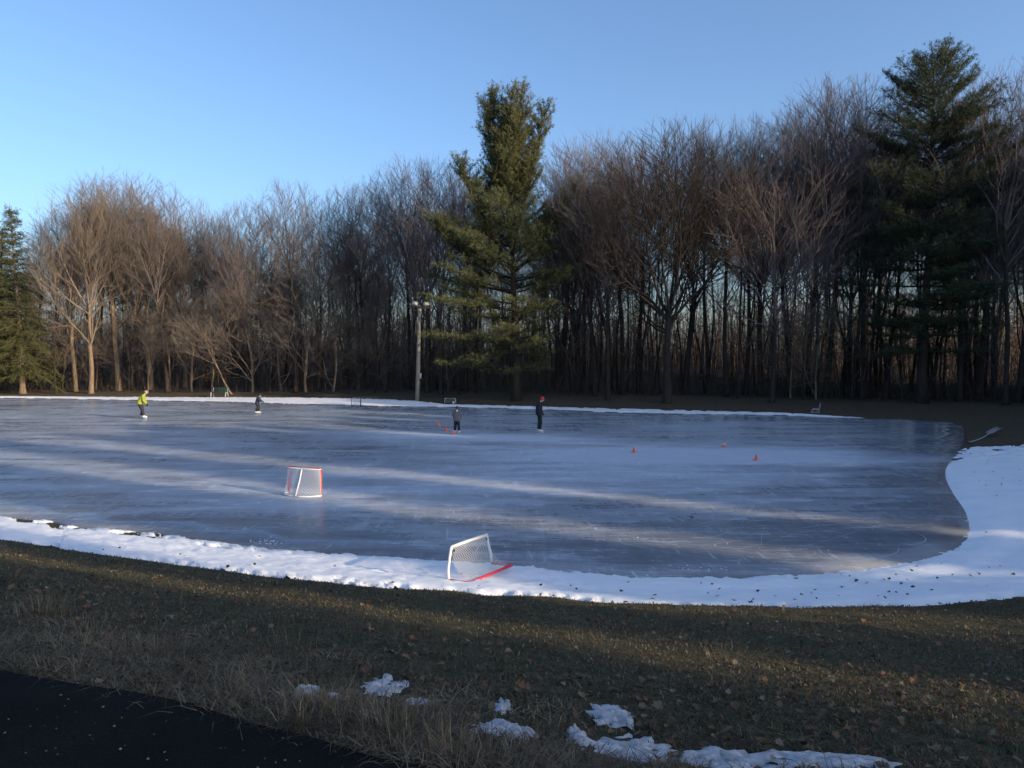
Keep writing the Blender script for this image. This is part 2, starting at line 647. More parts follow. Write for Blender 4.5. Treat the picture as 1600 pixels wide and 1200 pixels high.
# ------------------------------------------------------------------ ground
def build_ground():
    xs = np.unique(np.round(np.concatenate([np.linspace(-400, -80, 12), np.arange(-80, -16, 1.6), np.arange(-16, 16, 0.25), np.arange(16, 60, 1.2), np.linspace(60, 400, 14)]), 3))
    ys = np.unique(np.round(np.concatenate([np.linspace(-300, -20, 10), np.arange(-20, 1, 2.0), np.arange(1, 18, 0.25), np.arange(18, 80, 1.1), np.arange(80, 130, 5), np.linspace(130, 900, 16)]), 3))
    X, Y = np.meshgrid(xs, ys)
    p = np.stack([X.ravel(), Y.ravel()], 1)
    z = terrain(p)
    d = ice_dist(p)
    near = inside(p, NEAR) & (p[:, 1] < 20) & (abs(p[:, 0]) < 20)
    onpath = path_dist(p) < 0.3
    bumpz = np.zeros(len(p))
    idx = np.where(near & ~onpath)[0]
    bumpz[idx] = 0.05 * vnoise_arr(p[idx], 0.9, 3.0)
    z = z + bumpz
    nx, ny = len(xs), len(ys)
    i = np.arange(ny - 1)[:, None] * nx + np.arange(nx - 1)[None]
    q = np.stack([i, i + 1, i + 1 + nx, i + nx], -1).reshape(-1, 4)
    grass = np.array([0.075, 0.066, 0.040])
    bankc = np.array([0.095, 0.076, 0.052])
    litter = np.array([0.050, 0.036, 0.025])
    f = ss(9, 14, d)[:, None] * (p[:, 1] > 30)[:, None]
    col = np.where((p[:, 1] > 28)[:, None], bankc, grass)
    col = col * (1 - f) + litter * f
    o = link('ground', new_mesh('ground', np.column_stack([p, z]), q, [M['ground']], True, col))
    tag(o, kind='structure')
    return o


build_ground()

# ------------------------------------------------------------------ ice sheet
def build_ice():
    b = ICE
    nb = len(b)
    gx, gy = np.meshgrid(np.arange(-73, 25, 1.0), np.arange(15, 70, 1.0))
    g = np.stack([gx.ravel(), gy.ravel()], 1)
    g = g[ice_dist(g) < -0.6]
    pts = [Vector((float(x), float(y))) for x, y in np.concatenate([b, g])]
    vs, es, fs, *_ = delaunay_2d_cdt(pts, [(i, (i + 1) % nb) for i in range(nb)], [], 1, 1e-5)
    v = np.array([[q.x, q.y, 0.0] for q in vs])
    d = -ice_dist(v[:, :2])
    x, y = v[:, 0], v[:, 1]
    used = (0.55 + 0.45 * ss(0.0, 7.0, d)) * (1 - 0.7 * ss(-2.0, 6.0, x - (9.0 + (y - 20) * 0.40)))
    blob = lambda cx, cy, rx, ry, a: np.exp(-(((x - cx) * math.cos(a) + (y - cy) * math.sin(a)) / rx) ** 2 - ((-(x - cx) * math.sin(a) + (y - cy) * math.cos(a)) / ry) ** 2)
    c1, c2, c3 = P(1080, 710), P(760, 683), P(900, 745)
    dust = 0.9 * blob(c1[0], c1[1], 8, 2.6, -0.12) + 0.7 * blob(c2[0], c2[1], 6, 1.6, -0.25) + 0.35 * blob(c3[0], c3[1], 9, 4, 0) \
        + 0.3 * blob(-6, 22.5, 5, 2.2, 0)
    col = np.stack([used, np.clip(dust, 0, 1), np.zeros(len(v))], 1)
    top = np.array([f for f in fs if len(f) == 3])
    skirt = v[:nb].copy()
    skirt[:, 2] = -0.12
    n0 = len(v)
    i = np.arange(nb)
    sk = np.stack([i, n0 + i, n0 + (i + 1) % nb, (i + 1) % nb], 1)
    o = link('ice', new_mesh('ice', np.concatenate([v, skirt]), [top, sk], [M['ice']], False, np.concatenate([col, col[:nb]])))
    tag(o, kind='structure')


build_ice()


# ------------------------------------------------------------------ snow along the shore
def strip(name, inner, outer, nu_step, nv, thick, seed, lump=0.05, lump_sc=1.6):
    """a sheet of snow between two matched open curves"""
    inner, outer = np.asarray(inner, float), np.asarray(outer, float)
    s = np.concatenate([[0], np.cumsum(np.maximum(np.linalg.norm(np.diff(inner, axis=0), axis=1), np.linalg.norm(np.diff(outer, axis=0), axis=1)))])
    n = int(s[-1] / nu_step) + 2
    u = np.linspace(0, s[-1], n)
    I = np.stack([np.interp(u, s, inner[:, k]) for k in (0, 1)], 1)
    O = np.stack([np.interp(u, s, outer[:, k]) for k in (0, 1)], 1)
    v = np.linspace(0, 1, nv)
    p = (I[:, None] * (1 - v)[None, :, None] + O[:, None] * v[None, :, None]).reshape(-1, 2)
    vv = np.tile(v, n)
    uu = np.repeat(u, nv)
    base = np.maximum(terrain(p), 0.0)
    nl = vnoise_arr(p, lump_sc, seed, 4)
    nf = vnoise_arr(p, lump_sc * 4.5, seed + 7, 3)
    z = base + thick(uu / s[-1], vv, p, nl, nf) + lump * (1 - .65 * ss(2, 9, p[:, 0])) * nl * ss(0.12, 0.35, vv) * ss(1.0, 0.8, vv) + 0.75 * lump * (1 - .7 * ss(2, 9, p[:, 0])) * nf * ss(.12, .3, vv) * ss(1, .85, vv)
    i = np.arange(n - 1)[:, None] * nv + np.arange(nv - 1)[None]
    q = np.stack([i, i + nv, i + nv + 1, i + 1], -1).reshape(-1, 4)
    o = link(name, new_mesh(name, np.column_stack([p, z]), q, [M['snow']], True))
    tag(o, kind='structure')
    return o


def near_snow():
    inner = [(-62, 34), (-40, 26.5), (-24, 22.5)] + [P(x, y)[:2] for x, y in [(0, 805), (125, 821), (250, 831), (350, 846), (450, 857), (550, 863), (700, 875), (800, 882), (950, 897), (1050, 902), (1200, 900), (1300, 894), (1400, 882), (1475, 864), (1512, 840), (1510, 803), (1488, 769), (1477, 742), (1484, 720), (1499, 701)]]
    outer = [(-70, 24), (-44, 20.4), (-27, 18.5)] + [P(x, y, 0.32)[:2] for x, y in [(0, 845), (100, 858), (250, 878), (350, 893), (450, 905), (550, 914), (700, 925), (800, 931), (950, 939), (1100, 944), (1300, 945), (1450, 943), (1600, 934)]] + \
        [np.array(q) for q in ((12, 12.9), (17, 13.2), (26, 14), (33, 19), (33, 27), (29, 33))] + [P(1600, 693, .2)[:2]]
    inner, outer = np.array(inner), np.array(outer)
    n = len(inner)
    assert n == len(outer), (n, len(outer))
    k = np.linspace(0, n - 1, (n - 1) * 8 + 1)
    # smooth both with the same parameter so that they stay matched

    def cr(c):
        o = []
        for t in k:
            i = min(int(t), n - 2)
            f = t - i
            a, b, cc, d = c[max(i - 1, 0)], c[i], c[i + 1], c[min(i + 2, n - 1)]
            o.append(0.5 * (2 * b + (cc - a) * f + (2 * a - 5 * b + 4 * cc - d) * f * f + (3 * b - a - 3 * cc + d) * f ** 3))
        return np.array(o)

    def thick(u, v, p, nl, nf):
        d = ice_dist(p)
        e = d + 0.30 * nf + 0.16 * nl
        t = 0.012 + 0.085 * ss(0.0, 0.7, d)
        edge = ss(-0.22, 0.22, e)
        t = t * edge - 0.055 * (1 - edge)
        left = ss(-1, -7, p[:, 0])
        t -= 0.16 * ss(-0.12, 0.16, nl * 0.9 + 0.45 * nf) * ss(0.95, 0.25, d) * left          # torn brown edge of the ice
        out = ss(1.02, 0.93, v + 0.07 * nf + 0.05 * nl)
        t = t * out - 0.05 * (1 - out)
        far = ss(28, 33, p[:, 1])
        t -= far * 0.16 * ss(-0.15, 0.35, nl + .4 * nf)
        return t
    ci, co_ = cr(inner), cr(outer)
    ci = ci - unit(co_ - ci) * 0.6
    strip('snow_bank', ci, co_, 0.10, 52, thick, 4.0, 0.036, 1.5)


near_snow()


def far_snow():
    inn = [(-74, 46), (-70, 60), (-56, 68)] + [P(x, y)[:2] for x, y in [(0, 622), (100, 623), (200, 625), (300, 627), (360, 628), (420, 630), (500, 632), (560, 634), (640, 635), (700, 636), (800, 638), (880, 641), (1000, 646), (1150, 648), (1225, 649), (1300, 652), (1375, 654)]]
    out = [(-79, 46), (-75, 64), (-58, 72)] + [P(x, y, z)[:2] for x, y, z in [(0, 617, .18), (100, 617.5, .18), (200, 618.5, .18), (300, 619.5, .18), (360, 620, .18), (420, 620.5, .18), (500, 621, .2), (560, 622, .2), (640, 624.5, .22), (700, 629, .2), (800, 631, .2), (880, 633, .22), (1000, 636, .24), (1150, 639, .24), (1225, 641, .24), (1300, 645, .2), (1375, 650, .15)]]

    def thick(u, v, p, nl, nf):
        t = 0.02 + 0.09 * ss(0, .3, v)
        r = ss(-14, 6, p[:, 0])
        t -= (0.04 + 0.16 * r) * ss(0.0, 0.4, nl * .8 + .7 * nf - 0.06 * r + .22 * (v - .5))
        t -= 0.12 * ss(17, 23, p[:, 0])
        o = ss(1.05, 0.85, v + 0.12 * nf)
        return t * o - 0.06 * (1 - o)
    strip('snow_rim', inn, out, 0.22, 16, thick, 9.0, 0.04, 1.1)


far_snow()

# ------------------------------------------------------------------ path
def build_path():
    n = 150
    t = np.linspace(-24, 26, n)
    e = PA[None] + PDIR[None] * t[:, None]
    wob = np.array([0.10 * vnoise(a, 0.3, 2.0, 1.3, 4) for a in t])
    e = e + PNOR[None] * (wob[:, None] + 0.02)
    rows = [e - PNOR[None] * w for w in (0.0, 0.15, 1.2, 2.4, 3.4)]
    v = np.concatenate([np.column_stack([r, np.full(n, PATH_Z + h)]) for r, h in zip(rows, (0.002, 0.012, 0.02, 0.02, 0.012))])
    q = [[k * n + i, k * n + i + 1, (k + 1) * n + i + 1, (k + 1) * n + i] for k in range(4) for i in range(n - 1)]
    o = link('path', new_mesh('path', v, np.array(q)[:, ::-1], [M['path']], True))
    tag(o, kind='structure')


build_path()

# ------------------------------------------------------------------ trees
def twig_arrays(p, d, L, r, rng, bend=0.25, fine=False):
    """many thin twigs at once: each a bent three-sided spike"""
    n = len(p)
    d = unit(d)
    ref = np.where(np.abs(d[:, :1]) < 0.8, [[1.0, 0, 0]], [[0, 1.0, 0]])
    u = unit(np.cross(d, ref))
    w = np.cross(d, u)
    mid = p + d * (L * 0.5)[:, None]
    d2 = unit(d + rng.normal(0, bend, (n, 3)) + np.array([0, 0, 0.15]))
    tip = mid + d2 * (L * 0.5)[:, None]
    if fine:                                    # the finest twigs: five points each
        v = np.empty((n, 5, 3))
        v[:, 0], v[:, 4] = p, tip
        low = p + (mid - p) * 0.35
        for k in range(3):
            a = 2 * math.pi * k / 3
            v[:, 1 + k] = low + (math.cos(a) * u + math.sin(a) * w) * r[:, None]
        b = np.arange(n)[:, None] * 5
        t = np.concatenate([b + np.array([[0, 1 + (k + 1) % 3, 1 + k]]) for k in range(3)] + [b + np.array([[1 + k, 1 + (k + 1) % 3, 4]]) for k in range(3)])
        return v.reshape(-1, 3), None, t
    v = np.empty((n, 7, 3))
    for k in range(3):
        a = 2 * math.pi * k / 3
        off = math.cos(a) * u + math.sin(a) * w
        v[:, k] = p + off * r[:, None]
        v[:, 3 + k] = mid + off * (r * 0.7)[:, None]
    v[:, 6] = tip
    b = np.arange(n)[:, None] * 7
    q = np.concatenate([b + np.array([[k, (k + 1) % 3, 3 + (k + 1) % 3, 3 + k]]) for k in range(3)])
    t = np.concatenate([b + np.array([[3 + k, 3 + (k + 1) % 3, 6]]) for k in range(3)])
    return v.reshape(-1, 3), q, t


def side_dir(d, ang, az, rng=None):
    d = unit(d)
    ref = np.array([0, 0, 1.0]) if abs(d[2]) < 0.9 else np.array([1.0, 0, 0])
    u = unit(np.cross(d, ref))
    w = np.cross(d, u)
    return math.cos(ang) * d + math.sin(ang) * (math.cos(az) * u + math.sin(az) * w)


def grow(p0, d0, L, n, wander, up, rng):
    pts = [np.asarray(p0, float)]
    d = unit(d0)
    st = L / n
    W = rng.normal(0, wander, (n, 3))
    for i in range(n):
        d = d + W[i]
        d[2] += up
        d = d / math.sqrt(d @ d)
        pts.append(pts[-1] + d * st)
    return np.array(pts)


def reach(p, d, c, r):
    """distance from p along d to the ellipsoid (centre c, radii r) that bounds the crown"""
    q, e = (p - c) / r, d / r
    A, B, Cc = e @ e, 2 * q @ e, q @ q - 1
    D = B * B - 4 * A * Cc
    if D <= 0:
        return 0.0
    return max(0.0, (-B + math.sqrt(D)) / (2 * A))


def bare_tree(seed, H=20.0, r0=0.22, fork=0.5, nl=10, spread=0.24, gnarl=0.10, up=0.07, ang=(14, 50), twigs=8, n2=9, n3=6, low=0.34, leaves=0, wob=0.03, crook=0, tr_=0.0046):
    """one leafless tree: trunk to the fork, limbs that fan out to a rounded crown, branches, fine twigs"""
    rng = np.random.default_rng(seed)
    T, C = MB(), MB()
    top = H * fork
    nt = 12
    tr = grow((0, 0, -0.4), (0, 0, 1.0), top + 0.4, nt, wob, 0.06, rng)
    tt = np.linspace(0, 1, nt + 1)
    rad = r0 * (1 - 0.45 * tt ** 0.9)
    rad[0] *= 1.55
    rad[1] *= 1.08
    T.tube(tr, rad, 9)
    lowz = low * H
    cen = np.array([tr[-1][0] * .6, tr[-1][1] * .6, (H + lowz) / 2])
    er = np.array([spread * H, spread * H, (H - lowz) / 2])
    tw = []
    az = rng.uniform(0, 6.28)
    limbs = []
    for i in range(nl):
        main = i < max(4, nl * 0.55)
        f = rng.uniform(0.9, 0.999) if main else rng.uniform(low / fork * 0.95, 0.92)
        k = f * nt
        j = min(int(k), nt - 1)
        p = tr[j] * (1 - (k - j)) + tr[j + 1] * (k - j)
        az += 2.4 + rng.uniform(-0.4, 0.4)
        a = math.radians(rng.uniform(*ang) * (1.0 if main else 1.25))
        if i == 0:
            a *= 0.3
        dd = np.array([math.sin(a) * math.cos(az), math.sin(a) * math.sin(az), math.cos(a)])
        L = reach(p, unit(dd + np.array([0, 0, up * 4])), cen, er) * rng.uniform(0.88, 1.0)
        if L < 0.8:
            continue
        rr = min(rad[j] * (0.62 if main else 0.42), 0.012 * L + 0.02 + (0.05 if crook else 0))
        n = 10
        lp = grow(p, dd, L, n, gnarl, up, rng)
        lr = rr * (1 - 0.88 * np.linspace(0, 1, n + 1) ** 0.75)
        C.tube(lp, lr, 5, cap=False)
        limbs.append((lp, lr, L))
    for lp, lr, L in limbs:
        n = len(lp) - 1
        m = max(3, int(n2 * L / (0.4 * H)))
        for a in range(m):
            f = 0.18 + 0.82 * (a + rng.uniform(0, 0.9)) / m
            k = min(f, 0.999) * n
            j = int(k)
            p = lp[j] * (1 - (k - j)) + lp[j + 1] * (k - j)
            d2 = side_dir(lp[j + 1] - lp[j], math.radians(rng.uniform(24, 52)), rng.uniform(0, 6.28))
            L2 = min(L * rng.uniform(0.35, 0.6) * (1.1 - 0.35 * f), reach(p, unit(d2 + [0, 0, up * 3]), cen, er * 1.02) * 0.98)
            if L2 < 0.5:
                continue
            sp = grow(p, d2, L2, 5, gnarl, up, rng)
            r2 = max(0.011, min(lr[j] * 0.6, 0.010 * L2 + 0.004))
            C.tube(sp, r2 * (1 - 0.75 * np.linspace(0, 1, 6)), 4, cap=False)
            m3 = max(3, int(n3 * L2 / 2.0))
            for b in range(m3):
                f3 = 0.15 + 0.85 * (b + rng.uniform(0, 0.9)) / m3
                k3 = min(f3, 0.999) * 5
                j3 = int(k3)
                q = sp[j3] * (1 - (k3 - j3)) + sp[j3 + 1] * (k3 - j3)
                d3 = side_dir(sp[j3 + 1] - sp[j3], math.radians(rng.uniform(22, 50)), rng.uniform(0, 6.28))
                L3 = min(L2 * rng.uniform(0.35, 0.6), reach(q, unit(d3 + [0, 0, .2]), cen, er * 1.06) + 0.3, 2.6)
                bp = grow(q, d3, L3, 3, gnarl, up * 1.3, rng)
                C.tube(bp, max(0.006, 0.0075 * L3) * np.array([1, 0.8, 0.6, 0.35]), 3, cap=False)
                tw.append((bp, L3))
    P0, D0, LL = [], [], []
    for bp, L3 in tw:
        k = rng.uniform(0.15, 2.999, twigs)
        j = k.astype(int)
        f = (k - j)[:, None]
        q = bp[j] * (1 - f) + bp[j + 1] * f
        P0.append(q)
        D0.append(unit(bp[j + 1] - bp[j]) + rng.normal(0, 0.36, (twigs, 3)) + np.array([0, 0, 0.22]))
        LL.append(rng.uniform(0.4, 1.05, twigs) * min(1.0, 0.5 + 0.4 * L3))
    P0, D0, LL = np.concatenate(P0), np.concatenate(D0), np.concatenate(LL)
    v, q, t = twig_arrays(P0, D0, LL, tr_ + 0.0025 * rng.random(len(P0)), rng, fine=True)
    C.add(v, q, t)
    LV = None
    if leaves:
        i = rng.integers(0, len(P0), leaves)
        LV = leaf_arrays(P0[i] + rng.normal(0, 0.12, (len(i), 3)), 0.10, rng, 1.0)
    return T, C, LV


def leaf_arrays(p, size, rng, tumble=1.0):
    """dead leaves: folded along the midrib, lobed outline, every one turned its own way"""
    n = len(p)
    base = np.array([[0, 0, 0], [0.30, 0.20, 0.05], [0.22, 0.42, 0.12], [0.55, 0.30, 0.04], [0.62, 0.46, 0.15], [1.0, 0.02, 0.0],
                     [0.62, -0.44, 0.16], [0.55, -0.28, 0.05], [0.22, -0.40, 0.10], [0.30, -0.20, 0.05], [0.45, 0, -0.05]])
    base[:, 0] -= 0.5
    tri = np.array([[10, i, i + 1] for i in range(0, 9)] + [[10, 9, 0]])
    s = size * rng.uniform(0.6, 1.25, n)
    curl = rng.uniform(0.3, 2.2, n)
    yaw = rng.uniform(0, 6.28, n)
    a = rng.normal(0, 0.35 * tumble, n)
    b = rng.normal(0, 0.35 * tumble, n)
    v = np.repeat(base[None], n, 0) * s[:, None, None]
    v[:, :, 2] *= curl[:, None]
    v[:, :, 2] += (v[:, :, 0] ** 2) * (rng.uniform(-2, 3, n) / s)[:, None] * 0.5
    ca, sa, cb, sb, cy, sy = np.cos(a), np.sin(a), np.cos(b), np.sin(b), np.cos(yaw), np.sin(yaw)
    x, y, z = v[:, :, 0], v[:, :, 1], v[:, :, 2]
    y, z = y * ca[:, None] - z * sa[:, None], y * sa[:, None] + z * ca[:, None]
    x, z = x * cb[:, None] - z * sb[:, None], x * sb[:, None] + z * cb[:, None]
    x, y = x * cy[:, None] - y * sy[:, None], x * sy[:, None] + y * cy[:, None]
    v = np.stack([x, y, z], 2) + p[:, None, :]
    t = (np.arange(n)[:, None, None] * 11 + tri[None]).reshape(-1, 3)
    return v.reshape(-1, 3), t


LEAF_COL = np.array([[0.16, 0.11, 0.070], [0.21, 0.155, 0.10], [0.12, 0.080, 0.052], [0.25, 0.20, 0.145], [0.18, 0.105, 0.065]])


def leaf_cols(n, rng, per=11):
    c = LEAF_COL[rng.integers(0, len(LEAF_COL), n)] * rng.uniform(0.65, 1.2, (n, 1))
    return np.repeat(c, per, 0)


def needle_arrays(p, d, n_each, length, width, rng, colA, colB):
    """tufts of needles; p (n,3) tuft points, d (n,3) tuft directions"""
    n = len(p)
    P2 = np.repeat(p, n_each, 0)
    D2 = np.repeat(unit(d), n_each, 0)
    m = len(P2)
    dd = unit(D2 * 0.75 + rng.normal(0, 0.55, (m, 3)))
    L = length * rng.uniform(0.6, 1.25, m)
    side = unit(np.cross(dd, rng.normal(0, 1, (m, 3))))
    P2 = P2 + rng.normal(0, 0.05, (m, 3))
    v = np.empty((m, 3, 3))
    v[:, 0] = P2 + side * (width * 0.5)
    v[:, 1] = P2 - side * (width * 0.5)
    v[:, 2] = P2 + dd * L[:, None]
    t = np.arange(m * 3).reshape(-1, 3)
    k = np.repeat(rng.random(n), n_each) * 0.7 + rng.random(m) * 0.3
    c = colA[None] * (1 - k[:, None]) + colB[None] * k[:, None]
    return v.reshape(-1, 3), t, np.repeat(c, 3, 0)


def conifer(seed, H, r0, prof, angf, first=0.15, spacing=0.7, per=5, tuft=0.2, n_each=9, nl=0.2, nw=0.022, sub=0.38, droop=0.0, updroop=0.06,
            colA=(0.035, 0.055, 0.018), colB=(0.075, 0.095, 0.03), inner=0.3, wob=0.012, gap=0.0, fork=None, tier=0.0):
    rng = np.random.default_rng(seed)
    T, B = MB(), MB()
    nt = 16
    tr = grow((0, 0, -0.4), (0, 0, 1), H + 0.3, nt, wob, 0.08, rng)
    rad = r0 * (1 - 0.96 * np.linspace(0, 1, nt + 1) ** 0.95)
    rad[0] *= 1.45
    T.tube(tr, rad, 10)
    tp, td = [], []

    def on(z):
        k = np.clip((z + 0.4) / (H + 0.7), 0, 0.9999) * nt
        j = int(k)
        return tr[j] * (1 - (k - j)) + tr[j + 1] * (k - j)
    if fork is not None:
        for (fz, faz, flen, fang) in fork:
            p = on(fz)
            dd = np.array([math.sin(fang) * math.cos(faz), math.sin(fang) * math.sin(faz), math.cos(fang)])
            lp = grow(p, dd, flen, 10, 0.03, 0.045, rng)
            B.tube(lp, 0.14 * (1 - 0.8 * np.linspace(0, 1, 11)), 6, cap=False)
            for k in range(78):
                f = rng.uniform(0.25, 1.0)
                j = min(int(f * 10), 9)
                limb(B, lp[j] + (lp[j + 1] - lp[j]) * (f * 10 - j), rng.uniform(0, 6.28), math.radians(rng.uniform(14, 55)), 1.0 + 1.9 * (1.1 - f) * rng.uniform(.6, 1.2), rng, tp, td, sub, droop, updroop, tuft, inner)
    z = first * H
    az = rng.uniform(0, 6.28)
    while z < H - 0.15:
        f = z / H
        for k in range(per):
            az += 2 * math.pi / per + rng.uniform(-0.45, 0.45)
            if rng.random() < gap:
                continue
            L = prof(f, az) * rng.uniform(0.68, 1.1)
            if L < 0.15:
                continue
            limb(B, on(z + rng.uniform(-0.25, 0.25)), az, math.radians(angf(f) + rng.uniform(-9, 9)), L, rng, tp, td, sub, droop, updroop, tuft, inner)
        az += 0.7
        z += spacing * rng.uniform(0.7, 1.3) * (1.0 - 0.45 * f)
    tp.append(np.array([on(H)]))
    td.append(np.array([[0, 0, 1.0]]))
    p, d = np.concatenate(tp), np.concatenate(td)
    nv, ntri, nc = needle_arrays(p, d, n_each, nl, nw, rng, np.array(colA), np.array(colB))
    return T, B, (nv, ntri, nc)


def limb(B, p, az, ang, L, rng, tp, td, sub, droop, updroop, tuft, inner):
    """one limb with its side branches; ang from the vertical"""
    dd = np.array([math.sin(ang) * math.cos(az), math.sin(ang) * math.sin(az), math.cos(ang)])
    n = 6
    lp = grow(p, dd, L, n, 0.05, updroop, rng)
    if droop:
        lp[:, 2] -= droop * L * np.linspace(0, 1, n + 1) ** 2
    rr = 0.012 * L + 0.012
    B.tube(lp, rr * (1 - 0.85 * np.linspace(0, 1, n + 1)), 4, cap=False)
    horiz = unit(np.cross(dd, [0, 0, 1.0]))
    ns = max(3, int(L / 0.34))
    for s in range(ns):
        f = inner + (1 - inner) * (s + rng.uniform(0, 0.8)) / ns
        k = min(f, 0.999) * n
        j = int(k)
        q = lp[j] * (1 - (k - j)) + lp[j + 1] * (k - j)
        sgn = 1 if s % 2 else -1
        fd = unit(lp[j + 1] - lp[j])
        sd = unit(fd * 0.75 + horiz * sgn * rng.uniform(0.5, 1.0) + np.array([0, 0, rng.uniform(-0.15, 0.3)]))
        Ls = max(0.18, L * sub * (1.15 - 0.75 * f) * rng.uniform(0.6, 1.2))
        e = q + sd * Ls
        if droop:
            e[2] -= droop * Ls * 0.9
        B.tube(np.array([q, e]), np.array([0.012, 0.004]), 3, cap=False)
        m = max(2, int(Ls * 1.7 / tuft))
        g = np.linspace(0.15, 1.0, m)[:, None]
        tp.append(q * (1 - g) + e * g + rng.normal(0, 0.11, (m, 3)) + np.array([0, 0, 0.05]))
        td.append(np.repeat((unit(e - q) + np.array([0, 0, 0.25 - droop]))[None], m, 0))
    m = max(2, int(L * (1 - inner) / tuft))
    g = np.linspace(inner, 1, m) * n
    j = np.minimum(g.astype(int), n - 1)
    f = (g - j)[:, None]
    tp.append(lp[j] * (1 - f) + lp[j + 1] * f)
    td.append(unit(lp[j + 1] - lp[j]))


def make_bare(name, barkm, twigm, **kw):
    T, C, LV = bare_tree(**kw)
    parts = [('trunk', T.mesh('trunk', barkm, True)), ('crown', C.mesh('crown', twigm, False))]
    Htrue = float(np.percentile(C.arrays()[0][:, 2], 99.8))
    if LV is not None:
        rng = np.random.default_rng(kw['seed'] + 5)
        n = len(LV[0]) // 11
        parts.append(('leaves', new_mesh('leaves', LV[0], LV[1], [M['tint']], False, leaf_cols(n, rng))))
    return parts, Htrue


def joined(b):
    return np.concatenate(b.v), (np.concatenate(b.q) if b.q else None), (np.concatenate(b.t) if b.t else None)


def make_conifer(barkm, **kw):
    T, B, (nv, nt, nc) = conifer(**kw)
    T.add(*joined(B))
    return [('trunk', T.mesh('trunk', barkm, False)), ('crown', new_mesh('crown', nv, nt, [M['needles']], False, nc))], float(nv[:, 2].max())


def plant(proto, name, loc, height, rotz, label, cat, group=None, wide=1.0, tilt=None):
    parts, H = proto
    s = height / H
    o = empty(name, loc, rotz)
    o.scale = (s * wide, s * wide, s)
    if tilt:
        o.rotation_euler = (tilt[0], tilt[1], rotz)
    tag(o, label, cat, group)
    for pn, me in parts:
        link(pn, me, o)
    return o


import time
_t0 = time.time()
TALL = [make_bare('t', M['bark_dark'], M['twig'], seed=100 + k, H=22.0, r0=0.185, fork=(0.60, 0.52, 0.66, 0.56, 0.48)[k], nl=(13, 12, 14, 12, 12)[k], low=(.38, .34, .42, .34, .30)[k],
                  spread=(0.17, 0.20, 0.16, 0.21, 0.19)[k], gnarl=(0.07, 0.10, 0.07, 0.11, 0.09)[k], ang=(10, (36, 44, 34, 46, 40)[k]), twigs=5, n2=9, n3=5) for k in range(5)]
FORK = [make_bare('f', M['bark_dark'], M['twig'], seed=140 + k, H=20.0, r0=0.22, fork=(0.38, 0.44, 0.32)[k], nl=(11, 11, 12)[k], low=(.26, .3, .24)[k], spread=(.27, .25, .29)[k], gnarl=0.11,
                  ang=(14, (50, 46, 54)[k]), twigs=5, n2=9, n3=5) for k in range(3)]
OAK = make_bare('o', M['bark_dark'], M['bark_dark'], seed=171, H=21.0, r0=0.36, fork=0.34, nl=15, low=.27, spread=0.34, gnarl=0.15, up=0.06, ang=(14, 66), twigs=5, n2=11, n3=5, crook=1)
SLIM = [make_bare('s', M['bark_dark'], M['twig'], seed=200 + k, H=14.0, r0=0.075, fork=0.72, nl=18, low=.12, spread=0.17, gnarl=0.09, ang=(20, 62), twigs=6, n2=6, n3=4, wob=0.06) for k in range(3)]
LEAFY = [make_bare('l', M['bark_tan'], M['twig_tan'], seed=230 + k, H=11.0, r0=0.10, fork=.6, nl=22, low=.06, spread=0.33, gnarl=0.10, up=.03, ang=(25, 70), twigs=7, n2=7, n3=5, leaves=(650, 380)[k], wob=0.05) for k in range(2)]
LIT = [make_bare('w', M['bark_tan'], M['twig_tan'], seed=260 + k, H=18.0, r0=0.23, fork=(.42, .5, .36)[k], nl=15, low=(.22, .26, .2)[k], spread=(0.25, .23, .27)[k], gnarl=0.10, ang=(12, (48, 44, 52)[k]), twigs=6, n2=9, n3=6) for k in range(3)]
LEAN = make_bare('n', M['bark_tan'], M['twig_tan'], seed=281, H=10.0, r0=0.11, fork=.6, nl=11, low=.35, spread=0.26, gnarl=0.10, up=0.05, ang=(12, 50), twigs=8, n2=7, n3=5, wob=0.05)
print('bare', time.time() - _t0)


# the two white pines and the spruces
def prof_mid(f, az):
    side = 1.0 + 0.18 * math.cos(az - math.pi)
    return float(np.interp(f, [0, .2, .45, .6, .7, 1.0], [4.0, 5.4, 6.2, 4.6, 2.6, 1.8])) * side


def prof_right(f, az):
    return float(np.interp(f, [0, .3, .55, .75, .85, .93, 1.0], [4.2, 5.6, 6.2, 5.8, 4.7, 3.2, 1.4]))


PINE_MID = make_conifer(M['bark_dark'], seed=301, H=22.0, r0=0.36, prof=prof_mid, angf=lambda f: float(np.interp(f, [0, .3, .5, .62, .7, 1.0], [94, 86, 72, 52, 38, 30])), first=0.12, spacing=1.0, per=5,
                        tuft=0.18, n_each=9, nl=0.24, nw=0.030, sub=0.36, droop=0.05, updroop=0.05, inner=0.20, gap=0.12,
                        colA=(0.060, 0.074, 0.028), colB=(0.17, 0.17, 0.075),  # needles lightened towards yellow-green, sunlight put into the colour
                        fork=[(10.5, math.pi * 0.98, 9.0, math.radians(38)), (10.0, 0.15, 8.0, math.radians(54)), (11.5, 3.0, 11.2, math.radians(17)), (11.5, 0.1, 11.2, math.radians(16)),
                              (12.5, -1.6, 10.6, math.radians(11)), (12.0, 1.4, 10.8, math.radians(11)), (13, 3.5, 10.4, math.radians(9)), (13, -0.5, 10.4, math.radians(10)), (9.0, 3.4, 8.0, math.radians(62))])
